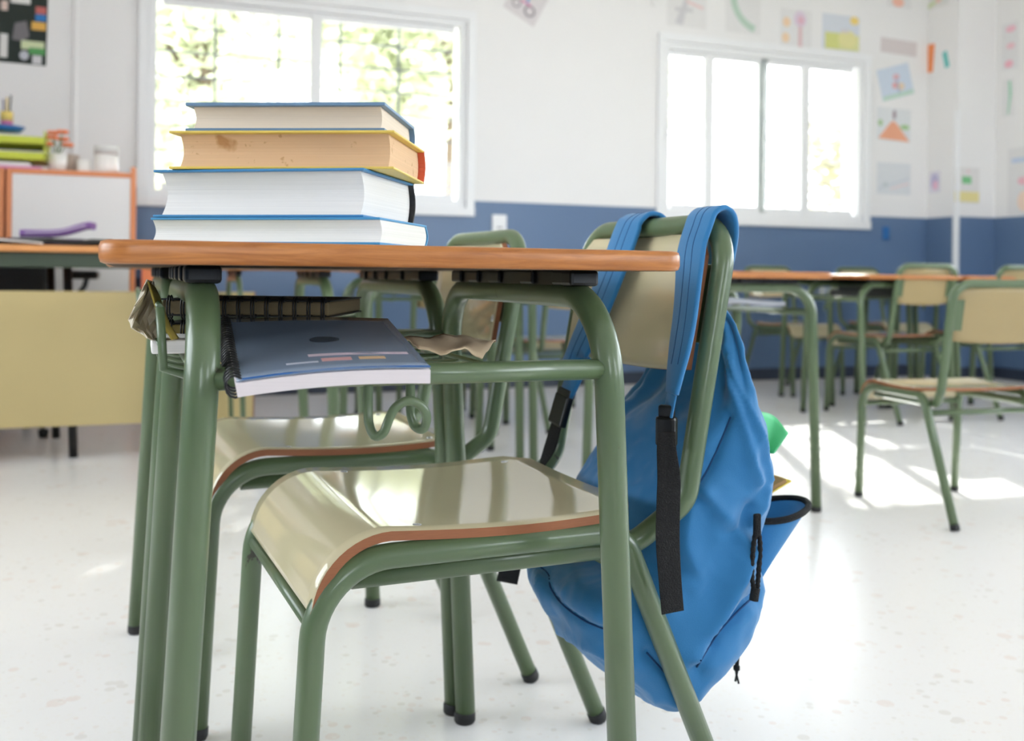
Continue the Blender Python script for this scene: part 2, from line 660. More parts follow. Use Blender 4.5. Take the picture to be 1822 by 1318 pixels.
for nm, lo, hi in (('baseboard_back', (XL, YB - .014, 0), (PIL_X, YB, .085)),
                   ('baseboard_right', (XR - .014, YF, 0), (XR, PIL_Y, .085)),
                   ('baseboard_pillar', (PIL_X - .012, PIL_Y - .012, 0), (XR, PIL_Y, .085))):
    b = MB()
    b.box(lo, hi, .004)
    tag(b.build(nm, M['base']), kind='structure')

# two thin vertical conduits / joints on the left of the back wall
xa = on_y(134, 100, YB).x
b = MB()
b.box((xa - .012, YB - .012, DADO), (xa + .012, YB, ZC), .004)
tag(b.build('trim_2', M['wallwhite']), kind='structure')
xa = on_y(1163, 20, YB).x
b = MB()
b.box((xa - .02, YB - .02, 2.60), (xa + .02, YB, ZC), .004)
tag(b.build('trim_3', M['wallwhite']), kind='structure')


def window(name, axis, at, a0, a1, z0, z1, muls, inward, grille=True, open_part=None):
    """sliding window: casing round the hole, sash stiles, panes, grille outside"""
    root = empty(name, kind='structure')
    f = lambda a, dep, z: (a, at + dep * inward, z) if axis == 'y' else (at + dep * inward, a, z)

    def bx(bb, a_, b_, d0, d1, s0, s1, bev=.004):
        p, q = f(a_, d0, s0), f(b_, d1, s1)
        bb.box([min(u, v) for u, v in zip(p, q)], [max(u, v) for u, v in zip(p, q)], bev)

    c = MB()                                   # casing seen from inside, proud of the wall
    cw = .055
    bx(c, a0 - cw, a1 + cw, .0, .022, z1, z1 + cw)
    bx(c, a0 - cw, a1 + cw, .0, .030, z0 - cw, z0)
    bx(c, a0 - cw, a0, .0, .022, z0, z1)
    bx(c, a1, a1 + cw, .0, .022, z0, z1)
    c.build('window_casing', M['alu'], root)
    fr = MB()
    fw = .045
    bx(fr, a0, a1, -.14, 0, z1 - fw, z1)
    bx(fr, a0, a1, -.14, 0, z0, z0 + fw)
    bx(fr, a0, a0 + fw, -.14, 0, z0 + fw, z1 - fw)
    bx(fr, a1 - fw, a1, -.14, 0, z0 + fw, z1 - fw)
    fr.build('window_frame', M['alu'], root)
    xs = [a0 + fw] + list(muls) + [a1 - fw]
    for i, m in enumerate(muls):
        s = MB()
        bx(s, m - .035, m + .035, -.06 - .035 * (i % 2), -.02 - .035 * (i % 2), z0 + fw, z1 - fw)
        s.build('sash_stile', M['alu'], root)
    for i, (p, q) in enumerate(zip(xs[:-1], xs[1:])):
        g = MB()
        bx(g, p, q, -.052, -.047, z0 + fw, z1 - fw, 0)
        g.build('window_pane', M['glass'], root)
        for zz in (z0 + fw, z1 - fw - .04):
            s = MB()
            bx(s, p + .03, q - .03, -.065, -.03, zz, zz + .04)
            s.build('sash_rail', M['alu'], root)
    if grille:
        gr = MB()
        n = int((a1 - a0) / .42)
        for k in range(1, n + 1):
            a = a0 + (a1 - a0) * k / (n + 1)
            bx(gr, a - .007, a + .007, -.27, -.256, z0 - .05, z1 + .05, 0)
        for k in range(1, 8):
            z = z0 + (z1 - z0) * k / 8
            bx(gr, a0 - .05, a1 + .05, -.276, -.262, z - .005, z + .005, 0)
        gr.build('window_grille', M['grille'], root)
    return root


w1 = window('window_1', 'y', YB, W1[0], W1[1], WZ0, WZ1, [on_y(563, 200, YB).x], -1)
w2 = window('window_2', 'y', YB, W2[0], W2[1], WZ0, WZ1,
            [on_y(1265, 250, YB).x, on_y(1363, 250, YB).x, on_y(1437, 250, YB).x], -1)
for wroot, px, py in ((w1, 817, 205), (w2, 1184, 238)):
    p = on_y(px, py, YB)
    k = MB()
    k.box((p.x - .008, YB - .012, p.z - .05), (p.x + .008, YB - .001, p.z + .05), .004)
    k.box((p.x - .006, YB - .02, p.z - .012), (p.x + .006, YB - .012, p.z + .004), .002)
    k.build('window_latch', [M['alu']], wroot)
window('window_3', 'x', XR, -2.4, 1.0, .95, 2.6, [-.7], -1, False)
window('window_4', 'x', XR, 1.7, 4.3, .95, 2.6, [3.0], -1, False)
window('window_5', 'x', XL, 0.6, 3.6, .95, 2.6, [2.1], 1, False)
window('fill_window_6', 'y', YF, 2.6, 5.4, .95, 2.7, [4.0], 1, False)  # unseen opening behind the camera, added and sized for fill light
window('fill_window_7', 'y', YF, -1.0, 0.1, .95, 2.7, [-.45], 1, False)  # smaller unseen opening, added for more fill from the camera side

# roller shutter box at the top of the right pane of window_2
p, q = on_y(1447, 118, YB), on_y(1527, 118, YB)

# wall sockets
p = on_y(888, 400, YB)
b = MB()
b.box((p.x - .05, YB - .012, p.z - .066), (p.x + .05, YB, p.z + .066), .006)
o = tag(b.build('wall_socket', M['alu']), 'white rectangular wall socket plate on the blue wall left of the chair back', 'socket')
for s in (-.018, .018):
    k = MB()
    k.lathe([(.0001, 0), (.006, 0), (.006, .002), (.0001, .002)], n=12)
    h = k.build('socket_hole', M['dark'], o)
    h.rotation_euler = (R(90), 0, 0)
    h.location = (p.x + s * .5, YB - .0115, p.z - .02)
p = on_y(1575, 415, YB)
b = MB()
b.box((p.x - .03, YB - .014, p.z - .05), (p.x + .03, YB, p.z + .05), .006)
o = tag(b.build('switch_plate', M['bluebox']), 'small bright blue plate on the dark blue wall under the pinned drawings', 'wall plate')
k = MB()
k.box((p.x - .014, YB - .024, p.z - .03), (p.x + .014, YB - .012, p.z - .005), .004)
k.build('plate_knob', M['bluebox'], o)


# ------------------------------------------------------------------ pictures on the walls
def sheet_on_wall(name, label, cat, wallid, px, py, pw, ph, tilt, paper, shapes, group=None):
    """a sheet of paper fixed to a wall; px,py centre and pw,ph size as measured in the photograph, turned into metres on that wall"""
    if wallid == 'back':
        c = on_y(px, py, YB)
        u = Vector((1, 0, 0)); nrm = Vector((0, -1, 0))
        mx = abs((on_y(px + pw / 2, py, YB) - on_y(px - pw / 2, py, YB)).x)
    elif wallid == 'pillar':
        c = on_y(px, py, PIL_Y)
        u = Vector((1, 0, 0)); nrm = Vector((0, -1, 0))
        mx = abs((on_y(px + pw / 2, py, PIL_Y) - on_y(px - pw / 2, py, PIL_Y)).x)
    elif wallid == 'pillarside':
        c = on_x(px, py, PIL_X)
        u = Vector((0, -1, 0)); nrm = Vector((-1, 0, 0))
        mx = abs((on_x(px + pw / 2, py, PIL_X) - on_x(px - pw / 2, py, PIL_X)).y)
    else:
        c = on_x(px, py, XR)
        u = Vector((0, -1, 0)); nrm = Vector((-1, 0, 0))
        mx = abs((on_x(px + pw / 2, py, XR) - on_x(px - pw / 2, py, XR)).y)
    dist = (Vector((c.x, c.y, 0))).dot(Vector((FX, FY, 0)))
    mz = ph * dist / FPX
    v = Vector((0, 0, 1))
    ca, sa = math.cos(R(tilt)), math.sin(R(tilt))

    def fr(a, bb_, cc):
        a, bb_ = a * mx / 2, bb_ * mz / 2
        return u * (a * ca - bb_ * sa) + v * (a * sa + bb_ * ca) + nrm * cc

    bb = MB()
    mats = [flat(paper)]
    bb.prism([(-1, -1), (1, -1), (1, 1), (-1, 1)], .0004, .0018, frame=fr)
    for k, (poly, colr) in enumerate(shapes):
        m = flat(colr)
        if m not in mats:
            mats.append(m)
        bb.mi = mats.index(m)
        bb.prism(poly, .0016, .0023 + .0003 * k, frame=fr)
    o = bb.build(name, mats)
    o.location = c
    return tag(o, label, cat, group)


def disc(cx, cy, rx, ry=None, n=14):
    ry = ry or rx
    return [(cx + rx * math.cos(2 * PI * k / n), cy + ry * math.sin(2 * PI * k / n)) for k in range(n)]


def rect(x0, y0, x1, y1):
    return [(x0, y0), (x1, y0), (x1, y1), (x0, y1)]


def arc(cx, cy, r0, r1, a0, a1, n=10):
    o = [(cx + r1 * math.cos(R(a0 + (a1 - a0) * k / n)), cy + r1 * math.sin(R(a0 + (a1 - a0) * k / n))) for k in range(n + 1)]
    i = [(cx + r0 * math.cos(R(a1 + (a0 - a1) * k / n)), cy + r0 * math.sin(R(a1 + (a0 - a1) * k / n))) for k in range(n + 1)]
    return o + i


WP = (228, 226, 226)
DG = 'childrens drawings pinned on the walls'
sheet_on_wall('drawing', 'tilted grey paper with a small bicycle drawing, alone high between the two windows', 'drawing', 'back', 936, 4, 62, 62, -28, (218, 212, 214),
              [(arc(-.45, -.35, .2, .28, 0, 359), (150, 140, 150)), (arc(.4, -.35, .24, .34, 0, 359), (120, 110, 125)),
               (rect(-.3, -.1, .35, 0), (214, 120, 170)), (rect(.0, .0, .12, .3), (110, 150, 200)), (rect(-.5, .1, -.2, .4), (120, 130, 200))], DG)
sheet_on_wall('drawing', 'pale sheet with a grey and pink figure above the left end of the right window', 'drawing', 'back', 1222, 18, 70, 62, 0, WP,
              [([(-.6, -.8), (-.1, .7), (.1, .6), (-.2, -.9)], (206, 204, 208)), (rect(-.6, -.1, .3, .1), (205, 203, 206)),
               ([(-.1, .6), (.8, .3), (.85, .1), (.0, .4)], (232, 205, 205))], DG)
sheet_on_wall('drawing', 'white sheet with one curved pale green stroke above the right window', 'drawing', 'back', 1322, 24, 62, 72, 0, WP,
              [(arc(1.1, .9, 1.5, 1.85, 180, 255), (184, 206, 190))], DG)
sheet_on_wall('drawing', 'narrow sheet with orange dots and a pink flower on a stem', 'drawing', 'back', 1416, 54, 56, 74, 0, WP,
              [(disc(-.6, .35, .24), (238, 208, 176)), (disc(-.65, -.4, .24), (238, 210, 178)), (disc(.25, .55, .4), (222, 205, 220)),
               (disc(.3, .5, .2), (224, 180, 196)), (rect(.15, -.95, .38, .2), (222, 190, 194))], DG)
sheet_on_wall('drawing', 'drawing of a yellow green field under a yellow sun above the right window', 'drawing', 'back', 1496, 58, 66, 62, 0, (214, 218, 226),
              [(rect(-.85, -.98, .98, -.1), (218, 218, 158)), (rect(-.85, -.98, -.1, -.05), (212, 214, 138)), (disc(.35, -.35, .5, .5), (226, 220, 160)),
               (disc(.72, .75, .24), (242, 214, 128)), (rect(.0, .0, .4, .2), (216, 208, 212))], DG)
sheet_on_wall('drawing', 'plain mauve paper strip right of the right window, above the blue tilted drawing', 'paper strip', 'back', 1599, 84, 64, 26, -2, (216, 206, 206), [], DG)
sheet_on_wall('drawing', 'tilted light blue drawing with a red flower figure right of the window', 'drawing', 'back', 1593, 146, 58, 56, 16, (206, 216, 230),
              [(rect(-.95, -.98, .98, -.72), (190, 216, 200)), (disc(.1, .3, .2), (222, 178, 186)), (disc(-.05, -.2, .2), (226, 166, 170)),
               (disc(.25, -.35, .24), (228, 206, 182)), (rect(.05, -.7, .15, .2), (170, 176, 200))], DG)
sheet_on_wall('drawing', 'drawing of an orange volcano with green trees beside it', 'drawing', 'back', 1590, 222, 60, 58, -1, (222, 224, 226),
              [([(-.9, -.9), (.95, -.98), (.2, .05), (-.05, .25), (-.25, .05)], (238, 172, 140)), (disc(.02, .62, .1, .3), (160, 140, 150)),
               (disc(-.8, .05, .13, .2), (170, 200, 150)), (disc(.65, -.1, .28, .16), (168, 200, 146))], DG)
sheet_on_wall('drawing', 'faint bluish drawing with thin pink lines, lowest beside the right window', 'drawing', 'back', 1590, 318, 60, 56, 0, (219, 221, 225),
              [([(-.9, -.6), (.9, .1), (.9, .0), (-.9, -.72)], (205, 208, 216)), ([(-.2, -.6), (.9, -.2), (.9, -.32), (-.2, -.7)], (232, 210, 212)),
               (disc(-.5, -.4, .16), (200, 206, 208))], DG)
sheet_on_wall('drawing', 'sheet with an orange blot cut by the top of the picture, left of the corner', 'drawing', 'back', 1600, -8, 42, 44, 0, WP,
              [(disc(-.1, -.55, .5, .4), (240, 186, 168))], DG)
sheet_on_wall('paper_cutout', 'bright orange feather shaped paper cutout on the side of the corner pillar', 'paper cutout', 'pillarside', 1655, 104, 13, 50, -5, (240, 150, 98),
              [([(-.06, -.95), (.06, -.95), (.06, .95), (-.06, .95)], (226, 128, 80))])
sheet_on_wall('paper_cutout', 'small teal leaf shaped paper cutout on the side of the corner pillar', 'paper cutout', 'pillarside', 1683, 106, 8, 30, 14, (112, 196, 192),
              [(rect(-.08, -.9, .08, .9), (90, 176, 176))])
sheet_on_wall('drawing', 'small pale card with a violet and pink face, low on the side of the pillar', 'drawing', 'pillarside', 1663, 324, 20, 38, 0, (222, 218, 228),
              [(disc(0, .1, .7, .7), (190, 184, 214)), (disc(.15, -.3, .45, .45), (232, 186, 208))], DG)
sheet_on_wall('drawing', 'sheet with a dark green square above a yellow band on the pillar front', 'drawing', 'pillar', 1720, 330, 44, 64, 0, (224, 221, 220),
              [(rect(-.4, .1, .35, .5), (122, 190, 132)), (rect(-.98, -.9, .98, -.35), (228, 216, 152)), (disc(.1, .8, .1), (230, 200, 204))], DG)
sheet_on_wall('drawing', 'sheet with three pink hearts in a column on the right wall', 'drawing', 'right', 1797, 82, 30, 84, 0, (228, 226, 227),
              [(disc(.1, .72, .6, .14), (240, 192, 206)), (disc(.1, .0, .5, .13), (238, 198, 208)), (disc(-.1, -.75, .5, .16), (240, 182, 198))], DG)
sheet_on_wall('drawing', 'narrow sheet with a single green stalk on the right wall', 'drawing', 'right', 1794, 174, 22, 66, 0, (228, 227, 227),
              [([(-.1, -.9), (.1, -.9), (.55, .2), (.4, .9), (.0, .9), (.1, .1)], (166, 212, 186))], DG)
sheet_on_wall('drawing', 'sheet with blue and pink crayon scribbles at the right edge of the picture', 'drawing', 'right', 1815, 322, 44, 120, 0, (226, 224, 225),
              [(rect(-.7, .55, .6, .7), (196, 208, 228)), (disc(.3, .0, .5, .12), (236, 186, 198)), (disc(.3, -.6, .5, .3), (242, 216, 200))], DG)
sheet_on_wall('drawing', 'sheet with a light green smear at the top of the picture on the pillar side', 'drawing', 'pillarside', 1668, -6, 40, 40, 0, (226, 225, 222),
              [([(-.9, -.9), (.9, -.2), (.9, .1), (-.9, -.5)], (206, 216, 176)), (disc(.1, -.35, .25), (236, 200, 190))], DG)

# poster at top left
PD = (44, 52, 48)
sheet_on_wall('poster', 'dark green poster with coloured boxes and pictures at the top left of the picture', 'poster', 'back', 2, 26, 168, 168, -1, PD,
              [(rect(.2, .28, .62, .62), (238, 236, 234)), (rect(.78, .5, .98, .98), (150, 148, 150)), (rect(.74, .1, .97, .25), (196, 110, 104)),
               (rect(.74, -.06, .97, .09), (56, 128, 196)), (rect(.66, -.25, .97, -.08), (226, 178, 92)),
               ([(.25, -.5), (.3, -.15), (.55, -.08), (.62, -.4), (.5, -.52)], (122, 118, 122)),
               (rect(.45, -.68, .95, -.5), (208, 218, 176)), (rect(.62, -.78, .97, -.64), (92, 158, 96)), (disc(.52, -.82, .1), (196, 196, 206)),
               (rect(.7, -.98, .9, -.8), (214, 212, 216)), (rect(.0, .1, .14, .3), (222, 200, 190)), (rect(.0, -.9, .16, -.4), (224, 222, 220)),
               (rect(.1, .8, .6, .95), (196, 196, 120)), (rect(-.7, -.7, -.1, .6), (180, 186, 176))])

# ================================================================== LEFT SIDE FURNITURE
CY = 5.26                                             # front plane of the cabinet
pR = on_y(237, 768, CY)
zt = on_y(120, 303, CY).z
for i, (x0, x1) in enumerate(((pR.x - .575, pR.x), (pR.x - 1.16, pR.x - .585))):
    root = empty('storage_cabinet', (x0, CY, 0), 0,
                 'white panelled cabinet with orange wood edging under the lime trays' if i == 0 else 'white panelled cabinet with orange edging cut by the left edge of the picture', 'cabinet', 'white cabinets along the back wall')
    w = x1 - x0
    b = MB()
    t = .024
    b.box((0, 0, .05), (t, .45, zt), .003)
    b.box((w - t, 0, .05), (w, .45, zt + (.03 if i == 0 else 0)), .003)
    b.box((t, 0, zt - t), (w - t, .45, zt), .003)
    b.box((t, .02, .05), (w - t, .45, .075), .003)
    b.box((t, .42, .07), (w - t, .45, zt - t), .0)
    b.build('carcass', M['orange'], root)
    d = MB()
    d.box((t, .004, .075), (w - t, .024, zt - t), .003)
    d.build('door', M['cabwhite'], root)
    k = MB()
    k.box((.02, .03, .0), (w - .02, .43, .05))
    k.build('plinth', M['cabwhite'], root)

ctz = zt
# things standing on the cabinet


def cup(name, label, cat, px, py, h, r, m, group=None, y=CY + .16):
    p = on_y(px, py, y)
    bb = MB()
    bb.lathe([(.0001, 0), (r * .9, 0), (r, h * .1), (r, h), (r * .9, h), (r * .88, h * .12), (.0001, h * .11)], n=22)
    o = bb.build(name, m)
    o.location = (p.x, y, ctz)
    return tag(o, label, cat, group)


o = cup('ceramic_pot', 'tall white ceramic pot at the right end of the white cabinet', 'pot', 189, 300, .145, .056, M['china'])
b = MB()
b.lathe([(.0572, .10), (.0578, .10), (.0578, .125), (.0572, .125)], n=22)
b.build('pot_band', flat((196, 192, 190)), o)
cup('small_pot', 'small white pot between the flower pot and the tall pot', 'pot', 150, 300, .07, .034, M['china'])
cup('small_jar', 'small brownish jar right behind the orange flowers', 'jar', 126, 300, .10, .04, flat((196, 180, 168)), y=CY + .25)
p = on_y(102, 300, CY + .14)
o = empty('flower_pot', (p.x, CY + .14, ctz), 0, 'white pot of orange paper flowers beside the lime trays', 'flower pot')
b = MB()
b.lathe([(.0001, 0), (.038, 0), (.048, .09), (.042, .09), (.04, .08), (.0001, .08)], n=20)
b.build('pot', M['china'], o)
for k in range(6):
    a = k * 1.05
    c = Vector((.045 * math.cos(a), .03 * math.sin(a), .135 + .03 * (k % 3)))
    s = MB()
    s.tube([(0, 0, .075), c * .6 + Vector((0, 0, .04)), c], .0025, 6)
    st = s.build('flower_stem', flat((110, 140, 80)), o)
    s = MB()
    for j in range(5):
        aa = 2 * PI * j / 5
        e = c + Vector((.017 * math.cos(aa), .017 * math.sin(aa) * .8, .004))
        s.lathe([(.0001, -.012), (.012, -.004), (.013, .004), (.0001, .012)], e, 8)
    s.build('flower_head', flat((240, 142, 98)), st)
# lime trays with a glassy front edge, pink folders below
p0, p1 = on_y(-60, 290, CY + .05), on_y(80, 290, CY + .05)
for k, (z, h, m, nm, lab) in enumerate(((.0, .035, 'pink', 'folder', 'pink folder lying under the lime trays on the white cabinet'),
                                        (.046, .07, 'lime', 'letter_tray', 'lime green letter tray, lower of the two on the white cabinet'),
                                        (.122, .07, 'lime', 'letter_tray', 'lime green letter tray, upper of the two on the white cabinet'))):
    root = empty(nm, (p0.x, CY + .05, ctz + z), 0, lab, 'tray' if k else 'folder', 'lime green letter trays' if k else None)
    wx = p1.x - p0.x
    b = MB()
    if k == 0:
        b.box((0, 0, 0), (wx * .95, .3, h * .45), .004)
        b.build('folder_cover', M['pink'], root)
        b = MB()
        b.box((.0, .01, h * .45), (wx * .8, .29, h), .004)
        b.build('papers', M['paper'], root)
    else:
        b.box((0, 0, 0), (wx, .3, .006), .002)
        b.box((0, 0, 0), (wx, .006, h * .55), .002)
        b.box((0, .294, 0), (wx, .3, h), .002)
        b.box((wx - .006, 0, 0), (wx, .3, h), .002)
        b.box((0, 0, 0), (.006, .3, h), .002)
        b.build('tray_shell', M['lime'], root)
        b = MB()
        b.box((.02, .02, .006), (wx - .03, .28, .03), .004)
        b.build('papers', flat((222, 226, 150)), root)
# blue dish with a pencil cup on the trays
pb = on_y(12, 232, CY + .18)
zz = ctz + .192
b = MB()
b.lathe([(.0001, 0), (.06, 0), (.085, .025), (.08, .026), (.058, .006), (.0001, .006)], n=24)
o = b.build('blue_dish', M['bluebox'])
o.location = (pb.x, CY + .18, zz)
tag(o, 'shallow blue dish on top of the lime trays', 'dish')
root = empty('pencil_cup', (pb.x, CY + .18, zz + .008), 0, 'pencil cup with coloured band standing in the blue dish at the left edge', 'pencil cup')
b = MB()
b.lathe([(.0001, 0), (.026, 0), (.028, .09), (.025, .09), (.024, .005), (.0001, .005)], n=18)
b.build('cup', flat((206, 120, 160)), root)
b = MB()
b.lathe([(.0285, .045), (.029, .045), (.029, .09), (.0285, .09)], n=18)
b.build('cup_band', flat((222, 196, 110)), root)
for k in range(3):
    b = MB()
    b.tube([(.008 * (k - 1), .003, .01), (.016 * (k - 1), .006 * k, .15 + .012 * k)], .0042, 6)
    b.build('pencil', flat([(70, 60, 100), (200, 170, 60), (60, 60, 66)][k]), root)

# orange box unit and a blue crate beside the cabinet
x0, x1 = on_y(252, 500, 5.45).x, on_y(330, 500, 5.45).x
root = empty('low_cupboard', (x0, 5.45, 0), 0, 'low orange cupboard right of the white cabinet under the window', 'cupboard')
b = MB()
b.box((0, 0, .10), (x1 - x0, .4, .84), .004)
b.build('cupboard_body', M['orangepanel'], root)
b = MB()
b.box((-.006, .02, .0), (.045, .38, .10), .004)
b.box((x1 - x0 - .045, .02, .0), (x1 - x0, .38, .10), .004)
b.build('cupboard_foot', M['orange'], root)
b = MB()
b.box((-.030, .05, .12), (-.012, .3, .82), .003)
o = b.build('gap_shade_strip', M['black'])  # black strip added to draw the dark gap beside the cabinet
o.location = (x0 + .004, 5.47, -.12)
tag(o, 'narrow black strip standing in for the dark gap between white cabinet and orange cupboard', 'gap strip')
p = on_y(265, 768, 5.2)
b = MB()
b.box((p.x - .03, 5.15, 0), (p.x + .13, 5.32, .075), .006)
b.box((p.x - .036, 5.144, .06), (p.x + .136, 5.326, .078), .006)
tag(b.build('blue_crate', M['bluebox']), 'small blue plastic crate on the floor right of the white cabinet', 'crate')

# teacher's desk
TY = 4.20
zt_, zb_ = on_y(150, 518, TY).z, on_y(150, 757, TY).z
xr_ = on_y(451, 700, TY).x
ttop = on_y(80, 436, TY - .02).z
root = empty('teacher_desk', (xr_ - 1.7, TY, 0), 0, "large desk with orange wood top and khaki front panel at left behind the near desk", 'desk')
b = MB()
b.mi = 0
b.box((0, 0, zb_), (1.7, .018, zt_), .002)
b.build('modesty_panel', M['lampan'], root)
b = MB()
b.box((1.699, -.001, zb_), (1.703, .019, zt_))
b.build('panel_edge', M['ply'], root)
b = MB()
b.box((-.05, -.04, ttop - .026), (1.5, .66, ttop), .006)
b.build('desktop', M['deskwood'], root)
b = MB()
b.box((.0, .0, ttop - .085), (1.48, .03, ttop - .027), .004)
b.box((.0, .60, ttop - .085), (1.48, .63, ttop - .027), .004)
b.box((1.44, .03, ttop - .085), (1.475, .60, ttop - .027), .004)
b.build('rail', flat((58, 70, 52), .4), root)
pl = on_y(130, 838, TY + .1)
for xx, yy in ((on_y(131, 800, 4.27).x, 4.27), (on_y(100, 780, 4.78).x, 4.78), (xr_ - 1.62, 4.27), (xr_ - 1.62, 4.78)):
    b = MB()
    b.tube([(xx - (xr_ - 1.7), yy - TY, 0.0), (xx - (xr_ - 1.7) - .03, yy - TY, ttop - .07)], .017, 12)
    b.build('leg', M['blackplastic'], root)

# things on the teacher's desk
zt2 = ttop
p = on_y(30, 430, TY + .14)
b = MB()
g = []
for i in range(9):
    g.append([(p.x - .25 + .075 * i, TY + .08 + .05 * j, zt2 + .012 + .022 * abs(noise.noise(Vector((i * .5, j * .6, 1.7))))) for j in range(8)])
b.sheet(g, .016)
tag(b.build('black_folder', M['black']), 'rumpled black cloth folder on the large desk at left', 'folder')
b = MB()
b.ribbon([(p.x - .22, TY + .03, zt2 + .055), (p.x - .1, TY + .03, zt2 + .025), (p.x + .1, TY + .025, zt2 + .008)], [(0, 1, 0)] * 3, .05, .006)
tag(b.build('paper_strip', M['paper']), 'curling white paper strip in front of the black folder', 'paper')
p = on_y(105, 424, TY + .2)
b = MB()
b.ribbon([(p.x - .14, TY + .2, zt2 + .05), (p.x, TY + .2, zt2 + .055), (p.x + .10, TY + .19, zt2 + .085), (p.x + .13, TY + .18, zt2 + .085)], [(0, 1, 0)] * 4, .08, .03, widths=[.08, .09, .07, .05])
o = b.build('pencil_case', M['purple'])
tag(o, 'soft purple pencil case lying on the large desk at left', 'pencil case')
b = MB()
b.tube([(p.x - .12, TY + .158, zt2 + .052), (p.x, TY + .153, zt2 + .058), (p.x + .10, TY + .156, zt2 + .087)], .003, 6)
b.build('zipper', flat((190, 180, 200)), o)
b = MB()
b.box((p.x - .18, TY + .1, zt2 + .001), (p.x + .10, TY + .3, zt2 + .03), .006)
tag(b.build('book', flat((70, 52, 76))), 'dark plum book under the purple pencil case', 'book')

# black office chair behind the desk
p = on_y(10, 490, 4.62)
root = empty('office_chair', (p.x - .12, 5.08, 0), PI, 'black office chair behind the large desk at left', 'office chair')
b = MB()
b.box((-.25, -.05, .56), (.25, .03, .87), .03, seg=4)
b.build('backrest', M['black'], root)
b = MB()
b.box((-.25, -.05, .43), (.25, .42, .5), .025, seg=4)
b.build('seat', M['black'], root)
b = MB()
b.tube([(0, .2, .06), (0, .2, .44)], .028, 14)
b.build('column', M['blackplastic'], root)
for k in range(5):
    a = 2 * PI * k / 5 + .3
    b = MB()
    b.tube([(0, .2, .085), (.27 * math.cos(a), .2 + .27 * math.sin(a), .06)], .018, 10)
    lg = b.build('base_arm', M['blackplastic'], root)
    b = MB()
    b.lathe([(.0001, 0), (.018, 0), (.022, .02), (.022, .035), (.0001, .042)], (.27 * math.cos(a), .2 + .27 * math.sin(a), .003), 12)
    b.build('caster', M['blackplastic'], lg)
b = MB()
b.tube(fillet([(-.24, .18, .45), (-.30, .1, .52), (-.40, -.02, .66), (-.41, -.02, .70)], .03), .013, 10)
arm = b.build('armrest_stem', M['blackplastic'], root)
b = MB()
b.box((-.465, -.10, .695), (-.345, .14, .735), .014, seg=3)
b.build('armrest_pad', M['blackplastic'], arm)

# ================================================================== SCHOOL DESK
TT, TB = .763, .7406


def make_desk():
    root = empty('school_desk')
    # top: laminate sheet and wood edge band as one board with two materials
    b = MB()
    out = rrect(-.3045, -.302, .3045, .302, .03, 8)
    n = len(out)
    prof = [(.006, TB), (.0015, TB + .0015), (0, TB + .006), (0, TT - .006), (.0015, TT - .0015), (.006, TT)]
    rings = []
    for ins, z in prof:
        o2 = rrect(-.3045 + ins, -.302 + ins, .3045 - ins, .302 - ins, .03 - ins * .9, 8)
        rings.append([(x, y, z) for x, y in o2])
    vr = b.loft(rings, cap=False)
    b.mi = 1
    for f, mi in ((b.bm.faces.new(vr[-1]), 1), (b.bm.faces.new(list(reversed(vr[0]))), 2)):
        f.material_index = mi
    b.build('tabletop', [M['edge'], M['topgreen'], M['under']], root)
    zt = .7130
    for sx in (-1, 1):
        b = MB()
        x0 = .209 * sx
        f0 = x0 + .036 * sx
        path = fillet([(f0, -.2865, .012), (x0, -.2865, zt), (x0, .2865, zt), (f0, .2865, .012)], .095, 12)
        b.tube(path, .0163, 20)
        fr = b.build('leg_frame', M['green'], root)
        for sy in (-1, 1):
            c = MB()
            c.lathe([(.0001, 0), (.015, 0), (.0176, .004), (.0176, .015), (.0168, .018), (.0164, .0185)], (f0 - .001 * sx, .2865 * sy, 0), 18)
            c.build('rubber_foot', M['black'], fr)
        c = MB()
        c.box((x0 - .0125, -.205, zt + .008), (x0 + .0125, .205, TB + .0005), .002)  # black strip drawn in for the dark gap between bar and tabletop
        for yy in (-.195, -.09, .03, .12, .2):
            c.box((x0 - .0172, yy - .022, zt + .0105), (x0 + .0172, yy + .022, TB + .0003), .003)
        c.box((x0 - .0180, -.232, zt + .0095), (x0 + .0180, -.20, TB + .0004), .004)
        c.build('clamp_and_gap_strip', M['blackplastic'], fr)
    for sy in (-1, 1):
        b = MB()
        b.tube([(-.212, .2865 * sy, .633), (.212, .2865 * sy, .633)], .0112, 16)
        st = b.build('stretcher', M['green'], root)
    b = MB()                                           # weld fillets show as small collars
    # wire basket
    b.tube([(-.250, -.25, .700), (-.250, .25, .700)], .0032, 8)
    for k in range(7):
        y = -.25 + .5 * k / 6
        b.tube(fillet([(-.250, y, .700), (-.246, y, .640), (-.225, y, .634), (.08, y, .634)], [.0, .01], 4), .0042 if k in (0, 6) else .0026, 8)
    for x in (-.22, -.15, -.07, .01, .08):
        b.tube([(x, -.285, .638), (x, .285, .638)], .003, 8)
    for z in (.660, .68):
        b.tube([(-.2485, -.25, z), (-.2485, .25, z)], .0024, 8)
    b.build('wire_basket', M['green'], root)
    # twin bag hook bent from one rod, hanging from the near stretcher
    b = MB()
    hk = [(-.026, .0, .632), (-.026, .0, .605), (-.026, -.004, .586), (-.022, -.014, .5745), (-.014, -.020, .578), (-.008, -.021, .592), (-.001, -.022, .603),
          (.012, -.023, .609), (.026, -.022, .604), (.034, -.019, .592), (.033, -.012, .579), (.026, -.004, .580), (.022, .0, .592), (.021, .0, .612), (.021, .0, .632)]
    b.tube(catmull([Vector((x * .92 - .030, -.2865 + y, z)) for x, y, z in hk], 5), .0047, 12)
    b.build('bag_hook', M['green'], root)
    return root


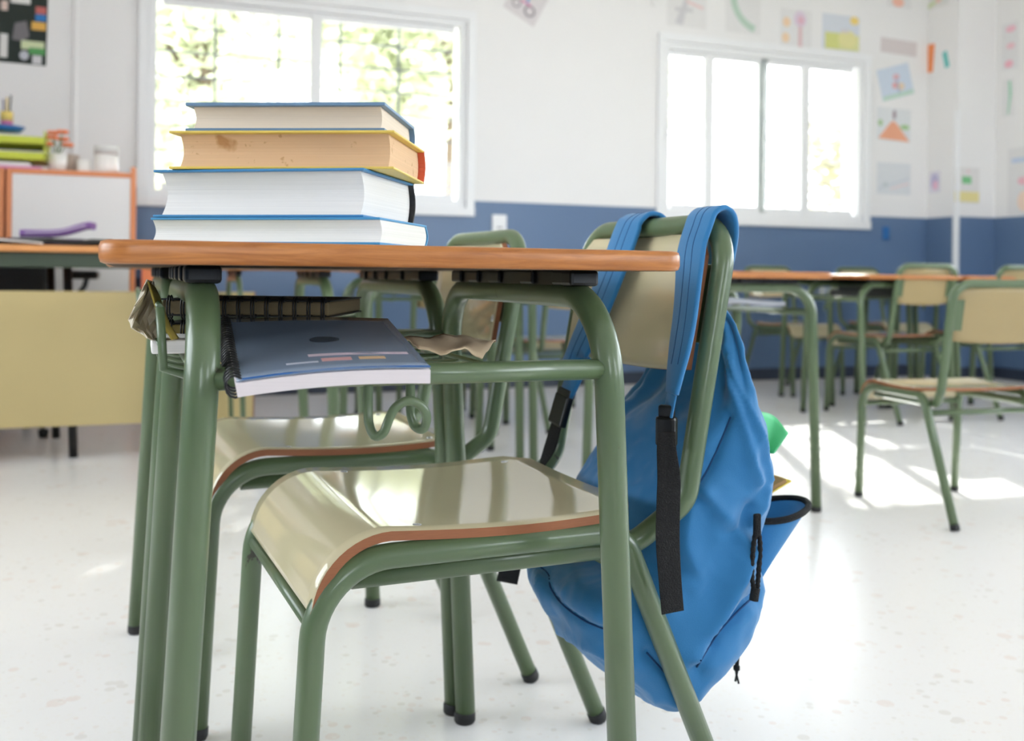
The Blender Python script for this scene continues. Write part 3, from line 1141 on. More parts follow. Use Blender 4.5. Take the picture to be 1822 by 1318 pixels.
# ================================================================== SCHOOL CHAIR
def make_chair():
    root = empty('school_chair')
    SW = .1875                                          # half distance between side frames
    # seat: moulded plywood, waterfall front edge
    prof = []
    for k in range(13):                                # flat part from rear to front, a shallow dish
        t = k / 12
        x = .206 - t * (.206 + .125)
        prof.append((x, .4415 + .004 * t - .006 * math.sin(PI * t) + .004 * (1 - t) ** 3))
    for k in range(1, 13):                             # roll over the front rail
        a = R(82) * k / 12
        prof.append((-.125 - .083 * math.sin(a), .4455 - .083 * (1 - math.cos(a))))
    prof.append((-.2095, .3685))
    grid = []
    nt_ = 15
    for i, (x, z) in enumerate(prof):
        hw = .196
        dr = .206 - x
        if dr < .05:
            hw = .196 - .05 + math.sqrt(max(0, .05 ** 2 - (.05 - dr) ** 2))
        row = []
        for j in range(nt_):
            t = -1 + 2 * j / (nt_ - 1)
            y = hw * t
            dish = .0035 * (1 - t * t) if x > -.1 else .0035 * (1 - t * t) * max(0, (x + .21) / .11)
            row.append((x, y, z - dish))
        grid.append(row)
    b = MB()
    top, bot, es = b.sheet(grid, .0105)
    for f in es:
        f.material_index = 1
    seat = b.build('seat', [M['lam'], M['ply']], root)
    for sx, sy in ((.165, .155), (.165, -.155), (-.085, .165), (-.085, -.165)):
        k = MB()
        k.lathe([(.0001, 0), (.006, 0), (.005, .002), (.0001, .0026)], (sx, sy, .4458), 12)
        k.build('seat_rivet', M['rivet'], seat)
    # side frames: front leg, seat rail and rear leg bent from one tube
    for sy in (-1, 1):
        b = MB()
        y = SW * sy
        path = fillet([(-.226, y, .01), (-.206, y, .4215), (.172, y, .4215), (.352, y, .01)], [.088, .05], 12)
        b.tube(path, .0142, 18)
        fr = b.build('side_frame', M['green'], root)
        for fx, lean in ((-.226, .0), (.352, 1)):
            c = MB()
            d = Vector((.180, 0, -.4115)).normalized() if lean else Vector((-.02, 0, -.41)).normalized()
            p = Vector((fx, y, .01))
            c.tube([p - d * .010, p - d * .009, p + d * .003, p + d * .0085], .016, 14, radii=[.0145, .0155, .0155, .0130])
            c.build('rubber_foot', M['black'], fr)
    # back frame: one tube from under the seat up the posts and over the top
    b = MB()
    path = []
    half = [(-.16, -.158, .3945), (.205, -.160, .3945), (.268, -.185, .45), (.330, -.185, .806)]
    l = fillet(half + [(.330, .185, .806)] + [(.268, .185, .45), (.205, .160, .3945), (-.16, .158, .3945)],
               [.05, .045, .062, .062, .045, .05], 10)
    b.tube(l, .0142, 18)
    b.build('back_frame', M['green'], root)
    # backrest panel
    g = []
    for i in range(13):
        t = i / 12
        z = .615 + t * .178
        row = []
        for j in range(17):
            s = -1 + 2 * j / 16
            zz = z - (.010 * (1 - s * s) if i == 0 else .010 * (1 - s * s) * (1 - t))
            hw = .168
            if t > .8:
                hw = .168 - .03 * ((t - .8) / .2) ** 2
            x0 = .268 + .062 * (zz - .45) / .356 - .012
            row.append((x0 + .020 * (1 - s * s) - .004, hw * s, zz))
        g.append(row)
    b = MB()
    top, bot, es = b.sheet(g, .009)
    for f in es:
        f.material_index = 1
    for f in b.bm.faces:
        if f not in es and f.calc_center_median().x > .268 + .062 * (f.calc_center_median().z - .45) / .356 - .016 + .020 * (1 - (f.calc_center_median().y / .168) ** 2):
            f.material_index = 2
    bk = b.build('backrest', [M['lam'], M['ply'], M['plyback']], root)
    for sy in (-1, 1):
        for z in (.655, .755):
            k = MB()
            x = .268 + .062 * (z - .45) / .356 - .0205
            k.lathe([(.0022, .003), (.0065, .003), (.0075, .0), (.0001, -.001)], (0, 0, 0), 14)
            r = k.build('backrest_rivet', M['rivet'], bk)
            r.location = (x + .006, .146 * sy, z)
            r.rotation_euler = (0, R(-82), 0)
        k = MB()
        z = .70
        x = .268 + .062 * (z - .45) / .356
        mt = Matrix.Rotation(math.atan(.062 / .356), 4, 'Y')
        mt.translation = (x - .0015, .160 * sy, z)
        k.box((-.002, -.022, -.052), (.002, .020, .052), .001, mt)
        k.build('backrest_tab', M['green'], bk)
    b = MB()
    zr = .365
    xr = .172 + .180 * (.4215 - zr) / .4115 - .002
    b.tube([(xr, -SW + .006, zr), (xr, SW - .006, zr)], .0098, 14)
    b.build('rear_stretcher', M['green'], root)
    b = MB()
    b.tube([(-.208, -SW + .004, .354), (-.208, SW - .004, .354)], .0088, 12)
    b.build('front_bar', M['green'], root)
    return root


desk0 = make_desk()
chair0 = make_chair()
used = {'d': False, 'c': False}


def place(kind, x, y, rz, label, group, size=(1, 1, 1)):
    src = desk0 if kind == 'd' else chair0
    if not used[kind]:
        o = src
        used[kind] = True
    else:
        o = copy_tree(src)
    o.location = (x, y, 0)
    o.rotation_euler = (0, 0, R(rz))
    o.scale = size
    return tag(o, label, 'desk' if kind == 'd' else 'chair', group)


GD, GC = 'green framed pupil desks', 'green framed school chairs'
NEAR_D = (.264, 1.268, 0.6)
NEAR_C = (.373, 1.277, 3.7)
place('d', *NEAR_D, 'nearest green framed school desk, carrying the stack of books', GD)
place('d', .248, 1.877, 1.2, 'green framed desk standing end to end behind the near desk with the books', GD)
place('c', *NEAR_C, 'green framed chair under the near desk with the blue backpack hung on it', GC)
place('c', .303, 1.838, 4.0, 'green framed chair tucked behind the backpack chair, under the second desk', GC)


def desk_from_leg(px, py, which, rz, sx=1.0):
    """stand a desk so that one of its feet meets the floor where the photograph shows that foot"""
    d = ray(px, py)
    p = ORG + d * (-CAMZ / d.z)
    lx, ly = {'nr': (.245, .2865), 'nl': (.245, -.2865), 'near': (.245 * sx, -.2865)}[which]     # student side is local +x
    a = R(rz)
    return p.x - (lx * math.cos(a) - ly * math.sin(a)), p.y - (lx * math.sin(a) + ly * math.cos(a))


# rotated desks: pupils sit on the camera side and look at the window wall (local +x -> world -y); smaller sizes than the near one
DS = (1, 1, .995)
x, y = desk_from_leg(1452, 910, 'nr', -90)
place('d', x, y, -90, 'green framed desk right behind the backpack, grey sheets in its basket', GD, (1, 1, .99))
R1 = (x, y)
x, y = desk_from_leg(1536, 756, 'nl', -90)
place('d', x, y, -90, 'green framed desk pushed against the back of the beige chair by the far tables', GD, DS)
C1D = (x, y)
place('d', x + .625, y + .01, -90, 'green framed far desk nearest to the corner pillar', GD, DS)
place('d', x + .33, y + .66, 90, 'green framed desk in the far row, facing the desks by the corner', GD, DS)
place('d', x + .96, y + .67, 90, 'green framed desk in the far row nearest to the right wall', GD, DS)
x, y = desk_from_leg(602, 950, 'near', 0)
place('d', x, y, 0, 'green framed desk behind the second desk, seen through the legs under the books', GD)
x, y = desk_from_leg(436, 858, 'near', 0, .60)
place('d', x, y, 0, 'small green framed desk farther back, right of the big khaki panel', GD, (.60, .9, 1))
place('d', 1.98, 4.86, -90, 'green framed desk in the far middle, right of the second chair', GD, DS)
place('d', 1.35, 4.90, -90, 'green framed desk in the far middle, directly behind the second chair', GD, DS)

x, y = desk_from_leg(925, 840, 'nr', -90)
place('d', x, y, -90, 'green framed desk in the middle distance under the near desk, left of the strap buckle', GD)
place('d', x + .622, y - .015, -90, 'green framed desk in the middle distance directly behind the blue strap buckle', GD)

# chairs
place('c', 2.455, 2.545, -95, 'green framed chair standing free at the right with its beige back turned to us', GC, (.81, 1.02, .90))
place('c', 3.77, 4.36, -90, 'beige backed far chair with its back to us, left of the free chair at right', GC)
place('c', 4.43, 4.36, -90, 'green framed far chair half hidden behind the free chair at right', GC)
place('c', 3.98, 5.40, 90, 'far chair of which only the top bar shows above the tabletop by the backpack', GC)
place('c', 4.74, 5.42, 90, 'far chair of which a corner of the back shows left of the beige backed chair', GC)
place('c', 1.93, 4.62, -84, 'far chair seen through the frame of the near desk left of the blue strap', GC, (.95, 1, .95))
place('c', 1.38, 4.66, -97, 'far chair seen through the near desk frame beside the second chair back', GC, (.95, 1, .95))

# things in the basket of the desk behind the backpack
p0 = Vector((R1[0] + .05, R1[1] - .08, .641))
b = MB()
g = [[(p0.x - .19 + .05 * i, p0.y - .10 + .05 * j, p0.z + .012 + .03 * abs(noise.noise(Vector((i * .55, j * .5, 4.2))))) for j in range(6)] for i in range(8)]
b.sheet(g, .012)
tag(b.build('grey_papers', flat((178, 180, 188))), 'crumpled grey sheets in the basket of the desk behind the backpack', 'papers')
for k, (cx_, cy_, lab) in enumerate(((C1D[0], C1D[1], 'dark folder in the basket of the desk at the beige backed chair'), (C1D[0] + .625, C1D[1], 'dark folder in the basket of the desk nearest the corner pillar'))):
    b = MB()
    b.box((cx_ - .2, cy_ - .1, .642), (cx_ + .16, cy_ + .14, .678), .008)
    b.box((cx_ - .18, cy_ - .12, .679), (cx_ + .14, cy_ + .1, .70), .006)
    tag(b.build('dark_folder', flat((54, 56, 52))), lab, 'folder', 'dark folders in far desk baskets')

# ================================================================== BOOKS ON THE NEAR DESK


def book(label, pxl, pxr, dist, depth, z0, h, rot, cover, pages, spine=None, over=.003, board=.0026, group='books stacked on the near desk'):
    """hardback: fore edge towards the camera, spine at the far side"""
    A = Vector(((pxl - CX) / FPX * dist * RX + dist * FX, (pxl - CX) / FPX * dist * RY + dist * FY, 0))
    B = Vector(((pxr - CX) / FPX * dist * RX + dist * FX, (pxr - CX) / FPX * dist * RY + dist * FY, 0))
    c = (A + B) / 2
    w = (B - A).length
    root = empty('book', (c.x, c.y, z0), -YAW + R(rot), label, 'book', group)
    hw = w / 2
    b = MB()
    b.box((-hw, 0, 0), (hw, depth, board), .0009)
    b.box((-hw, 0, h - board), (hw, depth, h), .0009)
    n = 8
    ring0, ring1 = [], []
    outer = [(depth - .004 + .010 * math.sin(PI * k / n), h * k / n) for k in range(n + 1)]
    inner = [(a - .0026, board * .8 + (zz_) * (h - 1.6 * board) / h) for a, zz_ in outer]
    poly = outer + list(reversed(inner))
    if spine:
        b.mi = 1
    b.prism(poly, -hw, hw, frame=lambda a, z_, c_: Vector((c_, a, z_)))
    mats = [flat(cover, .45)] + ([flat(spine, .5)] if spine else [])
    b.build('cover', mats, root)
    b = MB()
    nz = 10
    cc = min(.012, h * .22)
    front = [(over + .002 + cc * math.sin(PI * k / nz), board + (h - 2 * board) * k / nz) for k in range(nz + 1)]
    backp = [(depth - .006 + .007 * math.sin(PI * k / nz), board + (h - 2 * board) * k / nz) for k in range(nz + 1)]
    poly = front + list(reversed(backp))
    fs = b.prism(poly, -hw + over, hw - over, frame=lambda a, z_, c_: Vector((c_, a, z_)))
    b.build('pages', pages, root)
    return root


zt = TT
book('white paged book with thin blue cover at the bottom of the stack', 245, 686, 1.015, .160, zt, .0275, -12, (64, 140, 190), M['pagewhite'], None, .001)
book('thick blue covered book with black spine, second from the stack bottom', 253, 655, 1.018, .176, zt + .0277, .0495, -11, (62, 132, 184), M['pagewhite'], (20, 20, 24), .006)
book('worn yellow covered book with brown stained page edges in the stack', 290, 702, 1.020, .170, zt + .0775, .0395, -5.5, (222, 192, 92), M['pagetan'], (208, 92, 62), .008)
book('slim grey blue hardback on top of the book stack', 321, 684, 1.030, .172, zt + .1172, .0305, -4.5, (104, 134, 164), M['pagecream'], None, .006, .0038)

# ================================================================== THINGS IN THE NEAR DESK'S BASKET
# blue spiral notebook: front edge hangs over the stretcher, back edge propped up
fl, frr = at_d(421, 664, .895), at_d(766, 655, .905)
bl, br = at_d(402, 569, 1.15), at_d(690, 568, 1.165)
ux = (frr - fl)
th = .0135
root = empty('spiral_notebook', (fl + frr) / 2, 0, 'blue spiral notebook with white pages sticking out of the near desk basket', 'notebook')
off = root.location.copy()


def quad(s, t, dz=0.0, lift=0.0):
    p = (fl.lerp(frr, s)).lerp(bl.lerp(br, s), t) - off
    p.z += dz + lift
    return p


def nb_curve(s, t):
    return -.004 * (1 - s) ** 2 * (1 - t) * 2 + .002 * math.sin(PI * s)


b = MB()
g = [[quad(i / 12, j / 12, -th / 2 - .001, nb_curve(i / 12, j / 12)) for j in range(13)] for i in range(13)]
b.sheet(g, th - .001)
b.build('pages', M['pagepink'], root)
b = MB()
g = [[quad(i / 16, j / 12, .0005, nb_curve(i / 16, j / 12)) for j in range(13)] for i in range(17)]
b.sheet(g, .0012)
cov = b.build('cover', mat('glossy_blue_cover', (122, 136, 156), 0.12, 0.08, 6, spec=0.6), root)


def mark(poly, colr, lift=.0013):
    bb = MB()
    vs = [bb.bm.verts.new(quad(s, t, lift, nb_curve(s, t))) for s, t in poly]
    vs2 = [bb.bm.verts.new(quad(s, t, lift + .0003, nb_curve(s, t))) for s, t in poly]
    n = len(poly)
    bb.bm.faces.new(vs2)
    bb.bm.faces.new(list(reversed(vs)))
    for k in range(n):
        bb.bm.faces.new((vs[k], vs[(k + 1) % n], vs2[(k + 1) % n], vs2[k]))
    bb.build('cover_print', flat(colr, .3), cov)


def band(s0, s1, t0, t1, n=10):
    return [(s0 + (s1 - s0) * k / n, t0) for k in range(n + 1)] + [(s1 + (s0 - s1) * k / n, t1) for k in range(n + 1)]


mark(band(.03, 1.0, .0, .016), (34, 104, 180))
mark(band(.40, .94, .215, .25), (206, 188, 200))
mark(band(.46, .62, .13, .175), (206, 160, 160))
mark(band(.66, .80, .135, .175), (208, 176, 140))
mark(band(.27, .44, .12, .14), (188, 192, 206))
mark([(.53 + .085 * math.cos(2 * PI * k / 18), .50 + .055 * math.sin(2 * PI * k / 18)) for k in range(18)], (62, 72, 84))
b = MB()
for k in range(26):
    t = .02 + .96 * k / 25
    c = quad(.0, t, -th * .45, nb_curve(0, t)) + (fl - frr).normalized() * .001
    ax = (quad(0, min(1, t + .02)) - quad(0, max(0, t - .02))).normalized()
    sd = (frr - fl).normalized()
    up = sd.cross(ax).normalized()
    if up.z < 0:
        up = -up
    b.tube([c + sd * (.0085 * math.cos(a)) + up * (.0105 * math.sin(a)) + ax * (.0004 * j) for j, a in enumerate([2 * PI * q_ / 12 for q_ in range(12)])], .0012, 6, closed=True)
b.build('spiral_binding', M['blackplastic'], root)


def coil_notebook(label, pxl, pxr, py, dist, depth, h, cover, tilt=0.0, wires=11):
    a, c = at_d(pxl, py, dist), at_d(pxr, py, dist)
    mid = (a + c) / 2
    w = (c - a).length
    root = empty('coil_notebook', (mid.x, mid.y, mid.z - h / 2), -YAW + R(tilt), label, 'notebook', 'brown coil notebooks in the near desk basket')
    b = MB()
    b.box((-w / 2, 0, .0015), (w / 2, depth, h - .0015), .002)
    b.build('pages', paper_block('notebook_block', cover), root)
    b = MB()
    b.box((-w / 2 - .002, -.002, h - .0015), (w / 2 + .002, depth, h + .0005), .0005)
    b.box((-w / 2 - .002, -.002, -.0005), (w / 2 + .002, depth, .0015), .0005)
    b.build('cover', M['black'], root)
    b = MB()
    for k in range(wires):
        x = -w / 2 + w * (k + .6) / wires
        for dx in (0, .003):
            pts = [(x + dx, -.004 + (.0075) * math.cos(q_) * .8, h / 2 + (h / 2 + .004) * math.sin(q_)) for q_ in [2 * PI * j / 12 for j in range(12)]]
            b.tube(pts, .0011, 6, closed=True)
    b.build('wire_coil', M['blackplastic'], root)
    return root


coil_notebook('brown coil bound notebook lying above the blue notebook under the near desktop', 286, 586, 548, 1.19, .20, .020, (128, 112, 82), -2, 12)
coil_notebook('brown coil bound notebook under the upper coil notebook behind the thick left leg', 292, 400, 588, 1.20, .17, .018, (150, 132, 72), 3, 5)

# kraft paper lying in the basket, sticking out to the right
b = MB()
c0 = [at_d(716, 600, 1.18), at_d(800, 596, 1.24), at_d(882, 606, 1.19)]
c1 = [at_d(744, 626, 1.04), at_d(812, 626, 1.04), at_d(858, 632, 1.08)]
g = []
for i in range(15):
    s = i / 14
    row = []
    for j in range(8):
        t = j / 7
        p = catmull(c0, 7)[i].lerp(catmull(c1, 7)[i], t)
        p.z += .005 * noise.noise(Vector((s * 5, t * 3, .3))) + .004 * math.sin(s * 9 + t * 2) * t
        row.append(p)
    g.append(row)
b.sheet(g, .0012)
o = b.build('kraft_paper', M['kraft'])
tag(o, 'crumpled kraft paper sheet behind the blue notebook in the near desk basket', 'paper')

# crumpled ivory paper bag and mustard card at the left end of the basket
b = MB()
lo_ = [(262, 497), (251, 520), (240, 545), (229, 569), (234, 583), (250, 592), (262, 601)]
ro_ = [(273, 500), (277, 521), (280, 545), (282, 565), (284, 580), (286, 593), (287, 607)]
rnd = random.Random(5)
g = []
for i, (l_, r_) in enumerate(zip(lo_, ro_)):
    row = []
    for j in range(7):
        t = j / 6
        wob = rnd.uniform(-2.5, 2.5) if 0 < j < 6 else 0
        row.append(at_d(l_[0] + (r_[0] - l_[0]) * t + wob, l_[1] + (r_[1] - l_[1]) * t + wob, 1.035 + .010 * j + (.020 if j in (2, 3) else 0) + (.016 if (i + j) % 2 else 0)))
    g.append(row)
b.sheet(g, .0014)
for f in b.bm.faces:
    f.smooth = False
tag(b.build('crumpled_paper', M['ivory']), 'crumpled ivory paper hanging out of the left end of the near desk basket', 'paper')
b = MB()
ca = [(263, 500), (269, 520), (277, 548), (290, 578), (306, 604)]
cb = [(276, 512), (284, 528), (292, 552), (303, 580), (318, 602)]
g = []
for (p_, q_) in zip(ca, cb):
    A_, B_ = at_d(p_[0], p_[1], 1.015), at_d(q_[0], q_[1], 1.11)
    g.append([A_.lerp(B_, k / 4) for k in range(5)])
b.sheet(g, .0016)
tag(b.build('mustard_card', M['mustard']), 'curved mustard yellow card at the left end of the near desk basket', 'card')
b = MB()
a_, c_ = at_d(305, 640, 1.06), at_d(340, 606, 1.10)
b.box((a_.x - .02, a_.y + .02, .645), (a_.x + .10, a_.y + .14, .660), .002)
tag(b.build('white_notepad', M['pagewhite']), 'white notepad at the bottom of the near desk basket behind the left leg', 'notepad')

# ================================================================== BACKPACK
cr, sr = math.cos(R(3.7)), math.sin(R(3.7))


# horizontal sections of the bag: z, u centre, v centre, half size in u, half size in v, squareness
SEC = [(0.158, 0.7014, 1.24, 0.04898, 0.06, 2.2),
       (0.165, 0.665, 1.255, 0.03135, 0.115, 2.4),
       (0.182, 0.6645, 1.27, 0.05254, 0.148, 2.7),
       (0.215, 0.6686, 1.278, 0.08912, 0.16, 3),
       (0.255, 0.6754, 1.28, 0.1246, 0.163, 3.2),
       (0.305, 0.6763, 1.281, 0.1412, 0.164, 3.2),
       (0.35, 0.7062, 1.28, 0.0942, 0.164, 3),
       (0.385, 0.7081, 1.278, 0.09609, 0.163, 2.9),
       (0.43, 0.7185, 1.275, 0.1065, 0.16, 2.8),
       (0.48, 0.7362, 1.27, 0.09018, 0.156, 2.6),
       (0.53, 0.743, 1.262, 0.06192, 0.15, 2.5),
       (0.58, 0.7512, 1.252, 0.02966, 0.13, 2.4),
       (0.63, 0.7521, 1.245, 0.015, 0.105, 2.3),
       (0.67, 0.7525, 1.24, 0.015, 0.08, 2.2),
       (0.695, 0.7485, 1.238, 0.015, 0.055, 2)]


def sec_at(z):
    if z <= SEC[0][0]:
        return SEC[0][1:]
    for i in range(len(SEC) - 1):
        if SEC[i][0] <= z <= SEC[i + 1][0]:
            P = [Vector(SEC[max(0, min(len(SEC) - 1, i + k))][1:4]) for k in (-1, 0, 1, 2)]
            Q = [Vector(SEC[max(0, min(len(SEC) - 1, i + k))][4:6] + (0,)) for k in (-1, 0, 1, 2)]
            t = (z - SEC[i][0]) / (SEC[i + 1][0] - SEC[i][0])
            f = lambda a, b_, c_, d_: 0.5 * ((2 * b_) + (c_ - a) * t + (2 * a - 5 * b_ + 4 * c_ - d_) * t * t + (3 * b_ - a - 3 * c_ + d_) * t ** 3)
            p, q = f(*P), f(*Q)
            return (p.x, p.y, p.z, q.x, q.y)
    return SEC[-1][1:]


def bag_base(th_, z):
    cu, cv, a, bb_, n = sec_at(z)
    c, s = math.cos(th_), math.sin(th_)
    return Vector((cu + a * math.copysign(abs(c) ** (2 / n), c), cv + bb_ * math.copysign(abs(s) ** (2 / n), s), z))


ZB0, ZB1 = SEC[0][0], SEC[-1][0]


root = empty('backpack', (.75, 1.27, .15), 0, 'blue canvas backpack hanging by its straps on the back of the near chair', 'backpack')
ROFF = Vector((.75, 1.27, .15))


def add(bb, name, m, parent=None):
    o = bb.build(name, m, parent or root)
    if parent is None or parent is root:
        o.location = -ROFF
    return o


from mathutils.bvhtree import BVHTree
NZ, NT = 170, 260
base = [[bag_base(2 * PI * j / NT, ZB0 + (ZB1 - ZB0) * i / NZ) for j in range(NT)] for i in range(NZ + 1)]
flatv = [p for r_ in base for p in r_]
polys = [(i * NT + j, i * NT + (j + 1) % NT, (i + 1) * NT + (j + 1) % NT, (i + 1) * NT + j) for i in range(NZ) for j in range(NT)]
bvh = BVHTree.FromPolygons([tuple(p) for p in flatv], polys)


def on_bag(px, py):
    """where the sight line through that spot of the photograph meets the smooth bag"""
    d = ray(px, py)
    h = bvh.ray_cast(ORG, d.normalized())
    return h[0]


def on_bag_line(pl, n=10):
    out = []
    for p_ in catmull([Vector((a_, b_, 0)) for a_, b_ in pl], n):
        h = on_bag(p_.x, p_.y)
        if h is not None:
            out.append(h)
    return out


# folds and creases of the slumped canvas: sight-line polyline, height (+ ridge, - groove), half width
FOLDS = [
    ([(1240, 868), (1262, 890), (1290, 920), (1312, 950), (1324, 972)], .011, .016),
    ([(1324, 972), (1312, 1010), (1292, 1060), (1264, 1120), (1242, 1170)], .015, .018),
    ([(1292, 620), (1308, 700), (1326, 790), (1344, 856)], .007, .0085),
    ([(1302, 640), (1330, 730), (1354, 800), (1362, 850)], .006, .008),
    ([(1262, 640), (1266, 740), (1256, 800)], .005, .010),
    ([(1300, 742), (1280, 790), (1256, 840), (1238, 868)], -.007, .008),
    ([(1344, 1058), (1312, 1088), (1276, 1128), (1240, 1186)], -.014, .010),
    ([(1230, 900), (1222, 960), (1236, 1010)], .008, .020),
    ([(1190, 870), (1230, 880), (1262, 900)], -.006, .012),
    ([(942, 994), (974, 1020), (980, 1046), (1002, 1076), (1040, 1104), (1078, 1120)], -.007, .007),
    ([(1080, 1122), (1094, 1106), (1100, 1096)], -.005, .005),
    ([(960, 1010), (966, 1050), (985, 1085)], .006, .010),
    ([(1010, 990), (1030, 1040), (1064, 1090)], .006, .014),
    ([(1150, 1160), (1182, 1196), (1206, 1226)], -.006, .008),
    ([(1000, 1120), (1060, 1150), (1120, 1180)], .007, .014),
    ([(1120, 760), (1110, 800), (1090, 836)], .005, .016),
    ([(1332, 900), (1316, 930), (1300, 946)], -.008, .010),
    ([(1356, 870), (1350, 900), (1330, 930)], .006, .009)]
fold_pts = [(on_bag_line(pl), a_, w_) for pl, a_, w_ in FOLDS]


def bag_disp(p, th_):
    k = .006 * noise.noise(p * 7) + .0032 * (1 - 2.2 * abs(noise.noise(p * 17 + Vector((3, 5, 1))))) + .0016 * (1 - 2 * abs(noise.noise(p * 38)))
    up = max(0, min(1, (p.z - .40) / .22))
    k += up * (.0040 * math.sin(11 * th_ + 9 * p.z) + .004 * abs(math.sin(5 * th_ + 7 * p.z + .6)) ** 3)
    hi_, lo_ = 0.0, 0.0
    for pts, a_, w_ in fold_pts:
        m = min(((p - q_).length_squared for q_ in pts), default=9)
        if m < (4 * w_) ** 2:
            f_ = 1.45 * a_ * math.exp(-(m / (w_ * w_)) ** .62)
            hi_, lo_ = max(hi_, f_), min(lo_, f_)
    return k + hi_ + lo_


from mathutils.kdtree import KDTree
rings = []
for i in range(NZ + 1):
    row = []
    for j in range(NT):
        p = base[i][j]
        du = base[i][(j + 1) % NT] - base[i][j - 1]
        dz = base[min(i + 1, NZ)][j] - base[max(i - 1, 0)][j]
        nrm = du.cross(dz)
        nrm = nrm.normalized() if nrm.length > 1e-9 else Vector((0, 0, 1))
        e = min(1, i / 6, (NZ - i) / 8)
        row.append(p + nrm * (bag_disp(p, 2 * PI * j / NT) * (.3 + .7 * e)))
    rings.append(row)
b = MB()
b.loft(rings, flat_caps=False)
body = add(b, 'bag_body', M['blue'])
bvh2 = BVHTree.FromPolygons([tuple(p) for r_ in rings for p in r_], polys)
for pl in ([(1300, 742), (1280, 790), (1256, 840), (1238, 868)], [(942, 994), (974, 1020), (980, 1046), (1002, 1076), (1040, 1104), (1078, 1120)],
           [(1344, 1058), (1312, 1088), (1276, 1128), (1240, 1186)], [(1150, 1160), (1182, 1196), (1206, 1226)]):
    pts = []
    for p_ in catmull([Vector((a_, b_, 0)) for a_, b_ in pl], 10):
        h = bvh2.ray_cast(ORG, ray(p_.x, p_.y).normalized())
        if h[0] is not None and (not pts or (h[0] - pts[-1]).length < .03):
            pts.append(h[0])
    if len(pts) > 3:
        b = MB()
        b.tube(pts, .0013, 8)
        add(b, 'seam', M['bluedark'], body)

# front pocket that gapes open to the right, trimmed in black
b = MB()
NT2 = 48
prings = []
for i in range(15):
    t = i / 14                                     # 0 bottom -> 1 rim
    z = .272 + (.396 - .272) * t
    au = .014 + .048 * t
    av = .046 + .010 * t
    cu = .792 + .070 * t
    ring = []
    for j in range(NT2):
        a = 2 * PI * j / NT2
        w = .0045 * noise.noise(Vector((math.cos(a) * 2, math.sin(a) * 2, z * 22))) * (1 - .7 * t)
        ring.append(Vector((cu + (au + w) * math.cos(a), 1.238 + (av + w) * math.sin(a), z + t * (.006 * math.cos(a) + .003 * math.cos(2 * a + .6)))))
    prings.append(ring)
inner = [[Vector((.862 + (p_.x - .862) * .95, 1.238 + (p_.y - 1.238) * .96, p_.z - .001)) for p_ in r_] for r_ in reversed(prings[6:])]
b.loft(prings + inner, flat_caps=False)
pocket = add(b, 'front_pocket', M['blue'])
b = MB()
rim = prings[-1]
b.tube([p_ + Vector((0, 0, .001)) for p_ in rim], .0048, 10, closed=True)
add(b, 'pocket_trim', M['web'], pocket)
# braided zip cord hanging where the rim meets the bag
z0p = at_d(1347, 930, 1.288)
b = MB()
for s in (-1, 1):
    pts = [z0p, z0p + Vector((.005 * s, 0, -.03)), z0p + Vector((.005 * s - .002, 0, -.065)), z0p + Vector((.002 * s - .001, 0, -.09))]
    pc = catmull(pts, 8)
    b.tube(pc, .003, 8, radii=[.0028 + .0008 * (k % 2) for k in range(len(pc))])
b.tube([z0p + Vector((-.001, 0, -.084)), z0p + Vector((-.004, 0, -.100))], .006, 8)
b.box(z0p + Vector((-.005, -.003, -.018)), z0p + Vector((.005, .003, .012)), .002)
add(b, 'zip_cord', M['web'], pocket)

# lower drawstring with a knot
pd = at_d(1311, 1150, 1.50)
b = MB()
b.tube(catmull([pd + Vector((-.03, 0, .02)), pd + Vector((0, 0, 0)), pd + Vector((.002, 0, -.03)), pd + Vector((-.002, 0, -.052))], 6), .0018, 6)
b.tube(catmull([pd + Vector((-.03, 0, .02)), pd + Vector((.005, 0, -.003)), pd + Vector((-.002, 0, -.03)), pd + Vector((.004, 0, -.056))], 6), .0018, 6)
b.lathe([(.0001, -.006), (.005, -.003), (.005, .003), (.0001, .006)], pd + Vector((0, 0, -.032)), 10)
add(b, 'drawstring', M['web'], root)

# haul strip where the straps meet the bag
# strap lying over the far half of the chair back
WV = Vector((0, 1, 0))


def plane_u(px, py, u):
    return on_x(px, py, u)


sa = [Vector((.752, 1.245, .640)), Vector((.750, 1.262, .700)), Vector((.738, 1.287, .755)), Vector((.7215, 1.312, .800)), Vector((.7125, 1.319, .8185)),
      Vector((.699, 1.322, .8255)), Vector((.685, 1.326, .8185)), Vector((.677, 1.331, .802)), Vector((.664, 1.350, .745)), Vector((.652, 1.388, .675)),
      Vector((.640, 1.428, .610)), plane_u(1021, 668, .622), plane_u(1008, 702, .612)]
b = MB()
wd = [WV] * 7 + [Vector((0, 1, .12)), Vector((0, 1, .3)), Vector((0, 1, .42)), Vector((0, 1, .42)), Vector((0, 1, .4)), Vector((0, 1, .4))]
b.ribbon(sa, wd, .06, .0075, widths=[.05, .055, .066, .074, .076, .076, .076, .076, .072, .068, .060, .046, .036])
strap = add(b, 'shoulder_strap', M['blue'])
for e in (-.009, .009):
    b = MB()
    pc = catmull(sa, 6)
    wdc = catmull(wd, 6)
    line = []
    for i in range(len(pc)):
        t = (pc[min(i + 1, len(pc) - 1)] - pc[max(i - 1, 0)]).normalized()
        w = (wdc[i] - t * wdc[i].dot(t)).normalized()
        line.append(pc[i] + w * e + t.cross(w) * -.0034)
    b.tube(line[22:-8], .0009, 6)
    add(b, 'strap_stitching', M['bluedark'], strap)
b = MB()
q0 = plane_u(1004, 706, .610)
q1 = plane_u(991, 752, .600)
q2 = plane_u(978, 796, .592)
q3 = plane_u(955, 846, .575)
